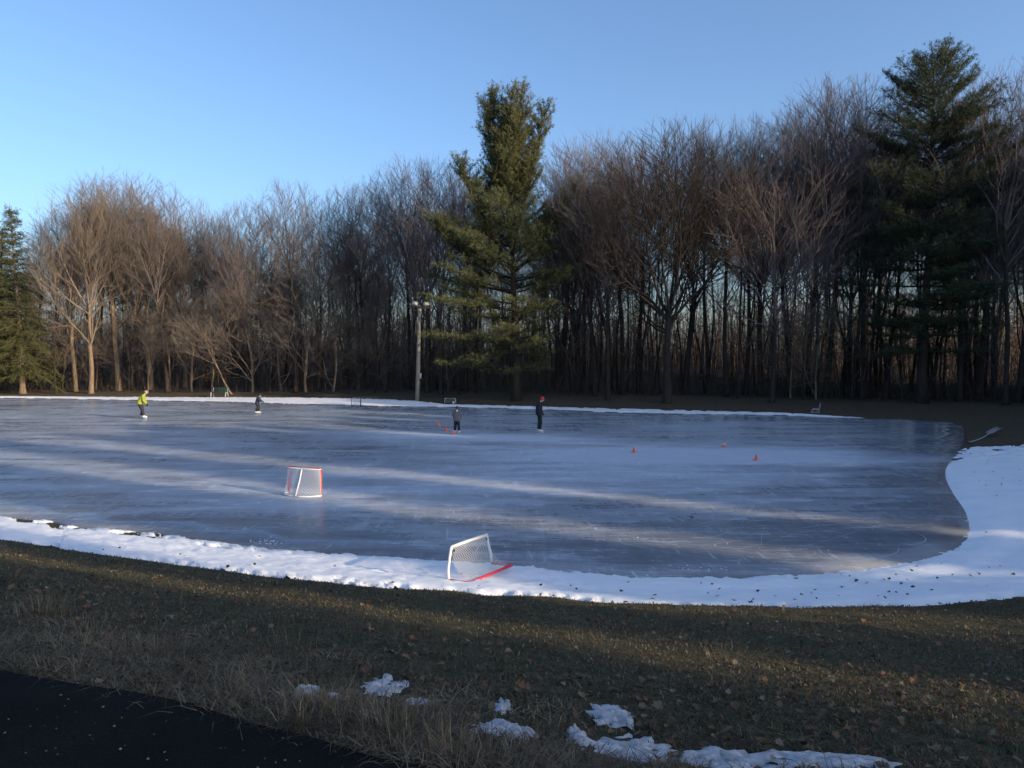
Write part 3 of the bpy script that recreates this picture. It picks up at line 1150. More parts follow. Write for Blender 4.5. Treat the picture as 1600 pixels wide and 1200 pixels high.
PINE_RIGHT = make_conifer(M['bark_dark'], seed=311, H=27.5, r0=0.42, prof=prof_right, angf=lambda f: float(np.interp(f, [0, .4, .6, .8, .9, 1.0], [94, 88, 80, 68, 58, 35])), first=0.16, spacing=0.95, per=7,
                          tuft=0.17, n_each=9, nl=0.24, nw=0.030, sub=0.36, droop=0.0, updroop=0.04, inner=0.20, gap=0.14,
                          colA=(0.028, 0.042, 0.020), colB=(0.085, 0.098, 0.050))
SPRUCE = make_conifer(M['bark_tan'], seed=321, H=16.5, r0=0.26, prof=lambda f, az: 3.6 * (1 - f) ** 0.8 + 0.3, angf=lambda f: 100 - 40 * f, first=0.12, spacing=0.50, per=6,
                      tuft=0.17, n_each=9, nl=0.21, nw=0.028, sub=0.40, droop=0.30, updroop=0.02, inner=0.12,
                      colA=(0.050, 0.065, 0.022), colB=(0.115, 0.115, 0.045), gap=0.08)
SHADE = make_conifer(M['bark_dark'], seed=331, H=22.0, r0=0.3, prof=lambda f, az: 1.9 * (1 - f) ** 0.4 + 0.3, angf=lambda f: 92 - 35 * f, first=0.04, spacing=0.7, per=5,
                     tuft=0.4, n_each=7, nl=0.42, nw=0.13, sub=0.4, droop=0.15, updroop=0.02, inner=0.1)
print('conifers', time.time() - _t0)


def front(px):
    """distance of the edge of the woods along the column px"""
    return float(np.interp(px, [-200, 0, 640, 800, 1100, 1500, 1800], [72, 71, 67, 63, 60, 54.5, 52]))


def base_at(px, y):
    x = (px - 800.0) / FPX * y * math.cos(PITCH) * 1.0035
    return np.array([x, y, tz(x, y) - 0.03])


def tree_at(proto, name, px, y, top, label, cat='tree', group=None, wide=1.0, rot=None, seed=0, tilt=None):
    b = base_at(px, y)
    h = at_y(px, top, y)[2] - b[2]
    rng = np.random.default_rng(int(px * 7 + y * 13 + seed) % 100000)
    return plant(proto, name, b, h, rng.uniform(0, 6.28) if rot is None else rot, label, cat, group, wide, tilt)


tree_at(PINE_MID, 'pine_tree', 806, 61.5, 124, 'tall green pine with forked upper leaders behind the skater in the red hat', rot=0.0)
tree_at(PINE_RIGHT, 'pine_tree', 1440, 55.5, 54, 'tallest dark green pine with broad rounded top at the edge of the woods', rot=0.5)
tree_at(SPRUCE, 'spruce_tree', 36, 71, 318, 'sunlit spruce with drooping boughs and bare tan lower trunk by the snow rim', rot=1.1)
tree_at(SPRUCE, 'spruce_tree', 2, 75, 352, 'spruce partly hidden behind the sunlit spruce beside the rink', rot=3.4)
tree_at(SPRUCE, 'spruce_tree', -45, 72, 330, 'spruce at the end of the row of spruces beside the rink', rot=4.4)
tree_at(OAK, 'oak_tree', 1042, 57.8, 196, 'large spreading bare tree with thick crooked limbs forking low over the bank', rot=0.4, wide=1.05)
tree_at(FORK[1], 'oak_tree', 950, 60.5, 215, 'bare tree with a heavy limb bent sideways next to the spreading tree', rot=2.2)
tree_at(FORK[2], 'bare_tree', 1205, 57.5, 178, 'bare tree with a knotted pale bend halfway up its trunk', rot=1.0)
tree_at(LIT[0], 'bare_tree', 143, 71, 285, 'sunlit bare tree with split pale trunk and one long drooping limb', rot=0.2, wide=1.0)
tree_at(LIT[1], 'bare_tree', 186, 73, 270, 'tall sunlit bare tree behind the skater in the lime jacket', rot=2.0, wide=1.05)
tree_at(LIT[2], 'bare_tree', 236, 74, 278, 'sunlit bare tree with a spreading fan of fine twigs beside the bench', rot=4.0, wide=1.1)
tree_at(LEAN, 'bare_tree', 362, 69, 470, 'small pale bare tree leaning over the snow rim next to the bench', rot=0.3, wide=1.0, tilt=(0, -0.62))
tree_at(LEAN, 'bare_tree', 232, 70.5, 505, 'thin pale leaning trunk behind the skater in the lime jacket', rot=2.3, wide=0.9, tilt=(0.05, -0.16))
tree_at(FORK[0], 'bare_tree', 690, 66, 250, 'bare tree with wide round crown behind the floodlight pole', rot=1.3)
tree_at(TALL[3], 'bare_tree', 1572, 53, 96, 'bare tree with bent upper trunk standing beside the tallest pine', rot=2.9)

# front rank, following the skyline of the wood
SKY = [(95, 335), (118, 318), (160, 283), (205, 290), (262, 282), (290, 300), (325, 325), (352, 322), (385, 308), (418, 312), (462, 288), (498, 300), (540, 290), (572, 285), (602, 262), (640, 252),
       (668, 258), (722, 262), (742, 280), (880, 238), (905, 222), (930, 212), (972, 205), (1000, 200), (1072, 196), (1105, 192), (1135, 190), (1165, 194), (1190, 186), (1232, 160), (1262, 148),
       (1290, 128), (1322, 122), (1350, 140), (1385, 150), (1500, 150), (1530, 128), (1590, 118), (1625, 110), (1670, 120), (-80, 330), (-130, 320), (58, 360)]
G_TALL = 'bare trees lining the edge of the woods'
L_TALL = 'tall bare grey tree with fine upright twigs at the edge of the woods'
rs = np.random.default_rng(77)
MARKS = [(-60, 'beyond the row of spruces'), (70, 'between the spruces and the split pale trunk'), (200, 'behind the skater in lime'), (300, 'beside the green bench'), (400, 'behind the skater in navy'),
         (480, 'between the navy skater and the dark goal frame'), (555, 'behind the thin dark goal frame'), (655, 'behind the floodlight pole'), (735, 'between the floodlight pole and the pine with forked leaders'),
         (890, 'next to the pine with forked leaders'), (985, 'beside the large spreading tree'), (1110, 'between the spreading tree and the bent trunk'), (1200, 'next to the trunk with the pale bend'),
         (1275, 'behind the low white chair'), (1370, 'close to the tallest pine'), (1530, 'behind the white shovel'), (1640, 'past the tallest pine')]


def where(px):
    return min(MARKS, key=lambda m: abs(m[0] - px))[1]


for i, (px, top) in enumerate(SKY):
    pr = TALL[i % 5] if i % 4 else FORK[(i // 4) % 3]
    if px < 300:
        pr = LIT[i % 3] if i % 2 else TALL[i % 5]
    y = front(px) + rs.uniform(1.0, 6.0)
    L_TALL = ('crooked forked bare tree' if pr in FORK else 'tan bare tree' if pr in LIT else 'tall straight bare tree') + ' ' + where(px)
    tree_at(pr, 'bare_tree', px, y, top + rs.uniform(-6, 14), L_TALL, group=G_TALL, wide=rs.uniform(0.95, 1.2), seed=i)
# slim trunks and saplings in the first metres of the wood
L_SLIM = 'slim dark sapling standing among taller trees in the shaded woods'
for i in range(118):
    px = rs.uniform(70, 1640) if i < 100 else rs.uniform(850, 1640)
    y = front(px) + rs.uniform(0.5, 13.0)
    top = np.interp(px, [0, 300, 700, 1100, 1600], [440, 430, 400, 350, 320]) + rs.uniform(-70, 70)
    tree_at(SLIM[i % 3], 'sapling', px, y, top, 'slim dark sapling in the woods ' + where(px), group='saplings under the trees at the edge of the woods', wide=rs.uniform(0.9, 1.5), seed=i)
# deeper in the wood
L_DEEP = 'bare tree deep in the woods half hidden by the trees in front of it'
for i in range(66):
    px = rs.uniform(40, 1680) if i < 46 else rs.uniform(40, 720)
    y = front(px) + rs.uniform(7, 40)
    sk = np.interp(px, [s[0] for s in sorted(SKY)], [s[1] for s in sorted(SKY)])
    top = sk + rs.uniform(35, 170)
    pr = (TALL + FORK)[int(rs.integers(0, 8))]
    tree_at(pr, 'bare_tree', px, y, top, 'bare tree deep in the woods ' + where(px), group='bare trees deep in the woods', wide=rs.uniform(0.75, 1.05), seed=i)
# young beeches that keep their tan leaves
L_BEECH = 'low tree with tan withered leaves still on its twigs at the edge of the woods'
for i, (px, top) in enumerate([(205, 480), (262, 455), (300, 440), (330, 470), (395, 430), (440, 420), (478, 395), (520, 450), (560, 480), (150, 500), (100, 480), (600, 470), (1235, 470), (1275, 455), (700, 500), (640, 520)]):
    tree_at(LEAFY[i % 2], 'beech_tree', px, front(px) + rs.uniform(1, 5), top, 'low tree with tan withered leaves ' + where(px), group='young trees with withered leaves', wide=rs.uniform(1.0, 1.35), seed=i)

# evergreens beside the rink, out of the picture: they shade the ice and leave three gaps for the low sun
L_SH = 'dense dark spruce in the windbreak beside the rink'
GAPS = [(11.5, 2.5), (17.5, 1.45), (21.5, 1.75), (6.6, 1.7)]
s = -14.0
while s < 92:
    if all(abs(s - c) > w for c, w in GAPS):
        for row in range(2):
            x = 50 + row * 8 + rs.uniform(-2, 2)
            y = (s + rs.uniform(-0.3, 0.3) - 0.5 * x) / 0.866
            if y < x / 0.70:
                hh = np.interp(s, [-14, 10, 26, 33, 42, 52, 67, 90], [23, 23, 23, 18, 19, 21, 23, 26]) + rs.uniform(-1.5, 1.5)
                plant(SHADE, 'spruce_tree', (x, y, tz(x, y) - 0.05), hh, rs.uniform(0, 6.28), L_SH, 'tree', 'windbreak of spruces beside the rink')
        s += rs.uniform(1.3, 1.8)
    else:
        s += 0.4


# unseen shorter spruces added in the gaps to cut the sun bands short: the sun passes above them and reaches only the far part of each band
for s0, s1, hmax in ((9.2, 13.8, 13.0), (16.2, 18.8, 13.2), (20.0, 23.0, 12.4)):
    s = s0
    while s < s1:
        x = 54 + rs.uniform(-1, 1)
        y = (s - 0.5 * x) / 0.866
        plant(SHADE, 'spruce_tree', (x, y, tz(x, y) - 0.05), hmax + rs.uniform(-0.9, 0.9), rs.uniform(0, 6.28), 'unseen shorter spruce added in a windbreak gap to cut the sun band', 'tree', 'unseen spruces added to cut the sun bands')
        s += rs.uniform(1.0, 1.5)


# the wood beyond: one mass of trunks and twigs too far in to tell apart
def far_wood():
    rng = np.random.default_rng(5)
    n = 2300
    px = rng.uniform(-150, 1750, n)
    y = np.array([front(p) for p in px]) + 22 + rng.uniform(0, 1, n) ** 0.8 * 62
    x = (px - 800) / FPX * y
    z = terrain(np.stack([x, y], 1)) - 0.3
    h = rng.uniform(6, 16, n) * np.interp(px, [0, 1600], [0.85, 1.1])
    b = MB()
    p = np.stack([x, y, z], 1)
    d = np.stack([rng.normal(0, .10, n), rng.normal(0, .10, n), np.ones(n)], 1)
    v, q, t = twig_arrays(p, d, h, rng.uniform(0.03, 0.11, n), rng, 0.08)
    b.add(v, q, t)
    m = 34000
    i = rng.integers(0, n, m)
    f = rng.uniform(0.03, 0.95, m)
    f = np.where(rng.random(m) < .5, f * .55, f)
    pp = p[i] + d[i] * (h[i] * f)[:, None]
    az = rng.uniform(0, 6.28, m)
    dd = np.stack([np.cos(az), np.sin(az), rng.uniform(0.0, 1.4, m)], 1)
    v2, q2, t2 = twig_arrays(pp, dd, rng.uniform(0.8, 3.0, m), rng.uniform(0.015, 0.042, m), rng, 0.35)
    b.add(v2, q2, t2)
    vv, ff = b.arrays()
    col = np.repeat(np.array([[0.075, 0.058, 0.046]]) * rng.uniform(0.4, 1.4, (n + m, 1)), 7, 0)
    o = link('distant_woods', new_mesh('distant_woods', vv, ff, [M['wood_mass']], False, col))
    tag(o, 'dark mass of bare trunks and twigs deep in the woods', 'woods', kind='stuff')


far_wood()


def thicket():
    """brush along the edge of the wood"""
    rng = np.random.default_rng(8)
    n = 4200
    px = rng.uniform(-120, 1720, n)
    y = np.array([front(p) for p in px]) + 1.5 + rng.uniform(0, 1, n) ** 1.3 * 16
    x = (px - 800) / FPX * y
    z = terrain(np.stack([x, y], 1)) - 0.1
    p = np.stack([x, y, z], 1)
    d = np.stack([rng.normal(0, .28, n), rng.normal(0, .28, n), np.ones(n)], 1)
    h = 0.8 + 5.2 * rng.random(n) ** 2
    b = MB()
    b.add(*twig_arrays(p, d, h, rng.uniform(0.008, 0.022, n), rng, 0.12))
    m = 25000
    i = rng.integers(0, n, m)
    f = rng.uniform(0.15, 1, m)
    pp = p[i] + unit(d[i]) * (h[i] * f * 0.9)[:, None]
    dd = d[i] * 0.5 + rng.normal(0, 0.7, (m, 3)) + np.array([0, 0, .4])
    b.add(*twig_arrays(pp, dd, rng.uniform(0.3, 1.1, m), rng.uniform(0.004, 0.009, m), rng, 0.35))
    vv, ff = b.arrays()
    col = np.repeat(np.array([[0.085, 0.064, 0.048]]) * rng.uniform(0.5, 1.5, (n + m, 1)), 7, 0)
    o = link('undergrowth', new_mesh('undergrowth', vv, ff, [M['wood_mass']], False, col))
    tag(o, 'tangled brown brush along the foot of the woods', 'undergrowth', kind='stuff')


thicket()
print('woods', time.time() - _t0)

# ------------------------------------------------------------------ people
def remeshed(mb, voxel, name, m, smooth_it=4):
    me = mb.mesh(name + '_src', [m])
    o = bpy.data.objects.new(name + '_src', me)
    COL.objects.link(o)
    r = o.modifiers.new('r', 'REMESH')
    r.mode = 'VOXEL'
    r.voxel_size = voxel
    sm = o.modifiers.new('s', 'SMOOTH')
    sm.iterations = smooth_it
    sm.factor = 0.5
    dg = bpy.context.evaluated_depsgraph_get()
    out = bpy.data.meshes.new_from_object(o.evaluated_get(dg))
    out.name = name
    bpy.data.objects.remove(o)
    bpy.data.meshes.remove(me)
    out.materials.clear()
    out.materials.append(m)
    out.polygons.foreach_set('use_smooth', np.ones(len(out.polygons), bool))
    return out


def person(label, loc, yaw, sc, J, mats, coat_low=0.0, hat=None, hood=False, puffy=1.0):
    """J: joints in metres for a 1.75 m figure facing +x; every piece follows them"""
    root = empty('person', loc, yaw)
    root.scale = (sc, sc, sc)
    tag(root, label, 'person')
    A = {k: np.array(v, float) for k, v in J.items()}
    b = MB()
    pel, chest, neck, head = A['pelvis'], A['chest'], A['neck'], A['head']
    up = unit(head - neck)
    # body: legs, trunk, arms, neck and head in one surface
    b.tube([pel + [0, 0, -.06], pel + [0, 0, .08], (pel + chest) / 2, chest, chest * .35 + neck * .65], [.14, .15, .135, .15, .09], 12, flat=1.25, ref=np.array([1.0, 0, 0]))
    b.tube([chest * .2 + neck * .8, neck, neck + up * .09], [.07, .055, .055], 10)
    b.ball(head, (.088, .075, .115), 14, 10)
    fw = unit(A['look'])
    side = unit(np.cross([0, 0, 1.0], fw))
    b.tube([head + fw * .075 + up * .015, head + fw * .112 - up * .02, head + fw * .083 - up * .035], [.012, .02, .012], 6)       # nose
    b.ball(head + fw * .055 - up * .075, (.04, .04, .035), 8, 6)                                              # chin
    for sg in (-1, 1):
        b.ball(head + side * sg * .078, (.022, .012, .032), 8, 6)                                             # ears
    for k in 'LR':
        b.tube([A['hip' + k], A['knee' + k], A['ankle' + k]], [.085, .058, .042], 10)
        b.tube([A['sho' + k], A['elb' + k], A['wri' + k]], [.052, .042, .030], 10)
    link('body', remeshed(b, 0.022, 'body', M['skin']), root)
    # trousers
    t = MB()
    t.tube([pel + [0, 0, .10], pel + [0, 0, 0], pel + [0, 0, -.09]], [.155, .165, .13], 12, flat=1.2, ref=np.array([1.0, 0, 0]))
    for k in 'LR':
        h, kn, an = A['hip' + k], A['knee' + k], A['ankle' + k]
        t.tube([h + [0, 0, .03], h * .5 + kn * .5, kn, kn * .45 + an * .55, an + (kn - an) * .06], np.array([.122, .112, .098, .094, .092]) * (0.9 + 0.1 * puffy), 12)
    link('trousers', remeshed(t, 0.022, 'trousers', mats['trousers']), root)
    # jacket
    c = MB()
    low = pel + np.array([0, 0, -0.06 - coat_low])
    c.tube([low, pel + [0, 0, .06], (pel + chest) / 2, chest, chest * .4 + neck * .6, neck + up * .02], np.array([.185, .178, .17, .178, .12, .075]) * puffy, 14, flat=1.28, ref=np.array([1.0, 0, 0]))
    for k in 'LR':
        c.tube([A['sho' + k] * .75 + chest * .25 + [0, 0, .04], A['sho' + k], A['elb' + k], A['wri' + k]], np.array([.085, .082, .068, .052]) * puffy, 10)
    if hood:
        c.ball(neck - fw * .09 + up * .03, (.10, .12, .09), 12, 8)
    jk = link('jacket', remeshed(c, 0.022, 'jacket', mats['jacket']), root)
    if hood:
        g = MB().ball(neck - fw * .165 - up * .01 - side * .05, (.035, .07, .065), 10, 8)
        g.build('hood_lining', M['white_plastic'], jk, True)
    # gloves: palm, four fingers, thumb
    for k, sg in (('L', 1), ('R', -1)):
        w, e = A['wri' + k], A['elb' + k]
        d = unit(w - e)
        across = unit(np.cross(d, [0, 1.0, 0]) + 1e-6)
        nrm = np.cross(d, across)
        g = MB()
        g.tube([w - d * .03, w + d * .03, w + d * .085], [.034, .042, .036], 8, flat=0.6, ref=across)
        for f, (o, L) in enumerate(((-.030, .058), (-.010, .068), (.010, .064), (.030, .048))):
            q = w + d * .08 + across * o
            g.tube([q, q + d * L * .55, q + d * L * .85 + nrm * sg * .025], [.011, .010, .008], 6)
        q = w + d * .03 - across * .036
        g.tube([q, q - across * .025 + d * .025, q - across * .022 + d * .06], [.013, .012, .009], 6)
        g.build('glove', mats['glove'], root, True)
    # skates
    for k in 'LR':
        an, tip = A['ankle' + k], A['toe' + k]
        f = unit((tip - an) * [1, 1, 0])
        s_ = np.cross([0, 0, 1.0], f)
        z0 = an[2] - 0.085
        heel = np.array([an[0], an[1], z0]) - f * .055
        boot = MB()
        boot.tube([an + [0, 0, .10], an + [0, 0, .02], an + [0, 0, -.05]], [.058, .055, .055], 10)
        boot.tube([heel + [0, 0, .035], heel + f * .10 + [0, 0, .045], heel + f * .19 + [0, 0, .035], heel + f * .265 + [0, 0, .025]], [.042, .05, .046, .028], 10)
        sk = link('skate', remeshed(boot, 0.014, 'skate', mats['skate'], 3), root)
        R = np.stack([f, s_, [0, 0, 1.0]], 1)
        bl = MB()
        bl.box(heel + f * .11 + [0, 0, -.045], (.285, .005, .03), R)
        for o in (.02, .20):
            bl.box(heel + f * o + [0, 0, -.012], (.05, .022, .045), R)
        bl.build('blade', M['steel'], sk)
    # head wear and hair
    hr = MB().ball(head - fw * .012 + up * .012, (.096, .083, .118), 14, 10)
    v, fc = hr.arrays()
    keepv = ((v - head) @ fw < .045) | ((v - head) @ up > .055)
    keep = [f[np.all(keepv[f], 1) & np.any((v[f] - head) @ up > -.03, 1)] for f in fc]
    link('hair', new_mesh('hair', v, keep, [M['hair']], True), root)
    if hat:
        hm = MB().ball(head + up * .035, np.array((.108, .095, .105)) * (1.2 if hat == 'helmet' else 1.0), 14, 10)
        v, fc = hm.arrays()
        keep = [f[np.all((v[f] - head) @ up > (-.05 if hat == 'helmet' else .005), 1)] for f in fc]
        ho = link('hat', new_mesh('hat', v, keep, [mats['hat']], True), root)
        if hat == 'cuff':
            rim = MB()
            a = np.linspace(0, 2 * math.pi, 19)
            ring = head + up * .022 + np.cos(a)[:, None] * fw * .107 + np.sin(a)[:, None] * side * .094
            rim.tube(ring, .015, 6, cap=False)
            rim.build('cuff', mats['hat'], ho, True)
        if hat == 'helmet':
            sh = MB()
            a = np.linspace(-.9, .9, 9)
            ring = head + up * .03 + np.cos(a)[:, None] * fw * .118 + np.sin(a)[:, None] * side * .104
            sh.tube(ring, .012, 6)
            sh.build('brim', mats['hat'], ho, True)
            MB().bevbox(head + up * .09 - fw * .075, (.05, .05, .03), .008).build('sticker', M['grey_metal'], ho)
    return root


STAND = dict(pelvis=(0, 0, .98), chest=(.02, 0, 1.33), neck=(.03, 0, 1.53), head=(.06, 0, 1.68), look=(1, 0, -.05),
             hipL=(0, .09, .95), kneeL=(.03, .10, .54), ankleL=(-.01, .10, .17), toeL=(.2, .12, .1),
             hipR=(0, -.09, .95), kneeR=(.03, -.10, .54), ankleR=(-.01, -.10, .17), toeR=(.2, -.12, .1),
             shoL=(.01, .20, 1.47), elbL=(-.03, .26, 1.20), wriL=(.08, .24, .97), shoR=(.01, -.20, 1.47), elbR=(-.03, -.26, 1.20), wriR=(.08, -.24, .97))


def pose(**kw):
    d = dict(STAND)
    d.update(kw)
    return d


gl = dict(glove=M['black_fabric'])
# man in black with the red hat, standing tall, head bent forward
person('adult skater in black with a red knit hat, hands hanging by the pockets', P(843, 676.5), -0.12, 1.82 / 1.79,
       pose(pelvis=(-.02, 0, .98), chest=(-.03, 0, 1.33), neck=(.05, 0, 1.53), head=(.12, 0, 1.67), look=(1, 0, -.25),
            kneeL=(.00, .09, .55), ankleL=(-.05, .09, .17), toeL=(.2, .10, .1), kneeR=(.05, -.10, .55), ankleR=(.01, -.10, .17), toeR=(.2, -.1, .1),
            elbL=(-.06, .25, 1.20), wriL=(.12, .22, .98), elbR=(-.04, -.26, 1.19), wriR=(.05, -.25, .95)),
       dict(jacket=M['black_fabric'], trousers=M['black_fabric'], skate=M['skate_white'], hat=M['red_knit'], **gl), 0.02, 'cuff')
# man in the lime jacket, bent over while gliding
person('adult skater in lime green jacket and grey hat, leaning forward as he glides', P(221.5, 654), 0.25, 1.72 / 1.72,
       pose(pelvis=(-.08, 0, .93), chest=(.05, 0, 1.26), neck=(.16, 0, 1.44), head=(.25, 0, 1.57), look=(1, 0, -.35),
            hipL=(-.08, .09, .90), kneeL=(.04, .11, .52), ankleL=(-.04, .11, .17), toeL=(.2, .12, .1),
            hipR=(-.08, -.09, .90), kneeR=(.06, -.10, .52), ankleR=(.12, -.10, .17), toeR=(.4, -.1, .1),
            shoL=(.12, .2, 1.39), elbL=(.14, .26, 1.12), wriL=(.26, .22, .90), shoR=(.12, -.2, 1.39), elbR=(.16, -.27, 1.10), wriR=(.30, -.23, .88)),
       dict(jacket=M['lime'], trousers=M['dark_trousers'], skate=M['skate_white'], hat=M['grey_knit'], **gl), 0.0, 'cuff', puffy=1.08)
# child in navy, crouched, arms out in front
person('child skater in long navy coat leaning forward with arms held out', P(403, 646), 0.1, 1.30 / 1.75,
       pose(pelvis=(-.04, 0, .94), chest=(.05, 0, 1.28), neck=(.13, 0, 1.46), head=(.20, 0, 1.59), look=(1, 0, -.35),
            hipL=(-.04, .09, .91), kneeL=(.07, .1, .53), ankleL=(.02, .1, .17), toeL=(.25, .1, .1),
            hipR=(-.04, -.09, .91), kneeR=(.02, -.1, .53), ankleR=(-.16, -.1, .18), toeR=(.06, -.1, .1),
            shoL=(.09, .19, 1.40), elbL=(.20, .25, 1.16), wriL=(.40, .20, 1.02), shoR=(.09, -.19, 1.40), elbR=(.18, -.25, 1.14), wriR=(.36, -.22, .98)),
       dict(jacket=M['navy'], trousers=M['black_fabric'], skate=M['skate_white'], hat=M['navy'], **gl), 0.10, 'cuff', puffy=1.08)
# child in the grey jacket, seen from behind
person('child skater in grey brown jacket and black helmet standing by an orange cone', P(714, 677), 1.35, 1.30 / 1.75,
       pose(kneeL=(.02, .12, .54), ankleL=(-.01, .15, .17), toeL=(.2, .2, .1), kneeR=(.02, -.12, .54), ankleR=(-.01, -.15, .17), toeR=(.2, -.2, .1),
            elbL=(.02, .30, 1.22), wriL=(.14, .24, 1.02), elbR=(.02, -.30, 1.22), wriR=(.14, -.24, 1.02)),
       dict(jacket=M['grey_fabric'], trousers=M['black_fabric'], skate=M['skate_white'], hat=M['black'], **gl), 0.10, 'helmet', hood=True, puffy=1.12)


# ------------------------------------------------------------------ goals
def net_between(mb, grid, step, r):
    """diamond net over a grid of points grid[i][j] (smooth patch), strands as thin tubes"""
    g = np.asarray(grid, float)

    def pt(u, v):
        ni, nj = g.shape[0] - 1, g.shape[1] - 1
        x, y = np.clip(u, 0, 1) * ni, np.clip(v, 0, 1) * nj
        i, j = min(int(x), ni - 1), min(int(y), nj - 1)
        a, b = x - i, y - j
        return g[i, j] * (1 - a) * (1 - b) + g[i + 1, j] * a * (1 - b) + g[i, j + 1] * (1 - a) * b + g[i + 1, j + 1] * a * b
    W = np.linalg.norm(np.diff(g[:, g.shape[1] // 2], axis=0), axis=1).sum()
    Hh = np.linalg.norm(np.diff(g[g.shape[0] // 2], axis=0), axis=1).sum()
    n = int((W + Hh) / step)
    for k in range(-int(Hh / step) - 1, int(W / step) + 1):
        for sgn in (1, -1):
            pts = []
            for v in np.linspace(0, 1, 9):
                u = (k * step + v * Hh) / W if sgn > 0 else ((k + Hh / step) * step - v * Hh) / W
                pts.append((u, v))
            # clip to the patch
            seg = [(u, v) for u, v in pts if -0.02 <= u <= 1.02]
            if len(seg) >= 2:
                mb.tube([pt(u, v) for u, v in seg], r, 3, cap=False)


def hockey_goal(label, L, Rr, h, depth, red, frame_mat, base_mat):
    """goal seen from behind: posts, crossbar, bowed base bar, top shelf, middle stay, net"""
    mid = (L + Rr) / 2
    w = np.linalg.norm(Rr - L)
    yaw = math.atan2(Rr[1] - L[1], Rr[0] - L[0])
    root = empty('hockey_goal', mid, yaw)
    tag(root, label, 'hockey goal')
    hw = w / 2
    r = 0.024
    for s_ in (-1, 1):
        MB().tube([[s_ * hw, 0, 0], [s_ * hw, 0, h - .03]], r, 10).build('post', red, root, True)
    MB().tube([[-hw, 0, h - .06], [-hw + .03, 0, h - .01], [-hw + .08, 0, h], [hw - .08, 0, h], [hw - .03, 0, h - .01], [hw, 0, h - .06]], r, 10).build('crossbar', red, root, True)
    a = np.linspace(0, math.pi, 15)
    bow = np.stack([-np.cos(a) * hw * 1.12, -np.sin(a) * depth, np.full(15, .022)], 1)
    bow[0], bow[-1] = [-hw, 0, .022], [hw, 0, .022]
    MB().tube(bow, .022, 8).build('base_bar', base_mat, root, True)
    shelf = np.stack([-np.cos(a) * hw, -np.sin(a) * depth * .30, np.full(15, h - .025)], 1)
    MB().tube(shelf, .018, 8).build('top_bar', frame_mat, root, True)
    MB().tube([[0, -depth * .30, h - .03], [0, -depth * .55, h * .55], [0, -depth, .022]], .018, 8).build('stay', frame_mat, root, True)
    n = MB()
    grid = []
    for k in range(15):
        col = []
        for v in np.linspace(0, 1, 7):
            f = v ** 1.3
            p = shelf[k] * (1 - v) + bow[k] * v
            p = p + np.array([0, .10 * math.sin(math.pi * v) * math.sin(a[k]) * depth, 0])
            col.append(p)
        grid.append(col)
    net_between(n, grid, .085, .0058)
    top = [[[x, y, h - .01 - .01 * v] for v, y in ((0, 0), (.5, -depth * .15 * math.sin(aa)), (1, -depth * .3 * math.sin(aa)))] for x, aa in ((-math.cos(q) * hw, q) for q in np.linspace(0.15, math.pi - .15, 9))]
    net_between(n, top, .085, .0058)
    skirt = MB()
    for k in range(15):
        pass
    n.build('net', M['net'], root)
    return root


hockey_goal('red framed hockey goal with white net standing out on the ice', P(451, 770.5), P(502, 774.5), 0.80, 0.46, M['red_metal'], M['white_metal'], M['white_metal'])


def street_goal():
    """small white goal with red base frame, lying back against the snow"""
    A = hit(701, 912)
    D = hit(768, 899.5)
    zb = max(A[2], D[2]) + 0.07
    A[2] = D[2] = zb
    w = np.linalg.norm(D - A)
    yaw = math.atan2(D[1] - A[1], D[0] - A[0])
    root = empty('street_hockey_goal', (A + D) / 2, yaw)
    root.rotation_euler = (math.radians(-3), math.radians(0), yaw)
    tag(root, 'small white framed goal with red base bars on the snow bank', 'hockey goal')
    hw, h, dp = w / 2, 0.57, 0.46
    q = .022
    for s_ in (-1, 1):
        MB().tube([[s_ * hw, 0, 0], [s_ * hw, .004, h * .3], [s_ * hw * .89, .01, h * .7], [s_ * hw * .82, .0, h]], [.03, .028, .027, .027], 10).build('post', M['white_plastic'], root, True)
        MB().bevbox([s_ * hw * 1.0, -dp / 2, -.005], (.052, dp, .045), .01).build('base_side', M['red_plastic'], root)
        MB().bevbox([s_ * (hw * .82 - .04), -.03, h - .075], (.028, .02, .05), .006).build('clip', M['black'], root)
    MB().tube([[-hw * .82, 0, h - .005], [0, 0, h], [hw * .82, 0, h - .005]], .029, 10).build('crossbar', M['white_plastic'], root, True)
    MB().bevbox([0, -dp, -.005], (w + .052, .055, .045), .01).build('base_back', M['red_plastic'], root)
    n = MB()
    grid = []
    for k in range(11):
        u = -1 + 2 * k / 10
        col = []
        for v in np.linspace(0, 1, 9):
            y = -(dp - .02) * (v ** 2.6)
            z = (h - .02) * (1 - v) + .01 - .05 * math.sin(math.pi * v) * (v > .3)
            col.append([u * hw * (.81 + .17 * v), y, z])
        grid.append(col)
    net_between(n, grid, .062, .0034)
    for s_ in (-1, 1):
        g = [[[s_ * hw * (.82 + .16 * v), -(dp - .02) * (v ** 2.6) * u, (h - .02) * (1 - v) + .01] for v in np.linspace(0, 1, 9)] for u in (0, .33, .66, 1)]
        net_between(n, g, .062, .0034)
    n.build('net', M['net'], root)


street_goal()


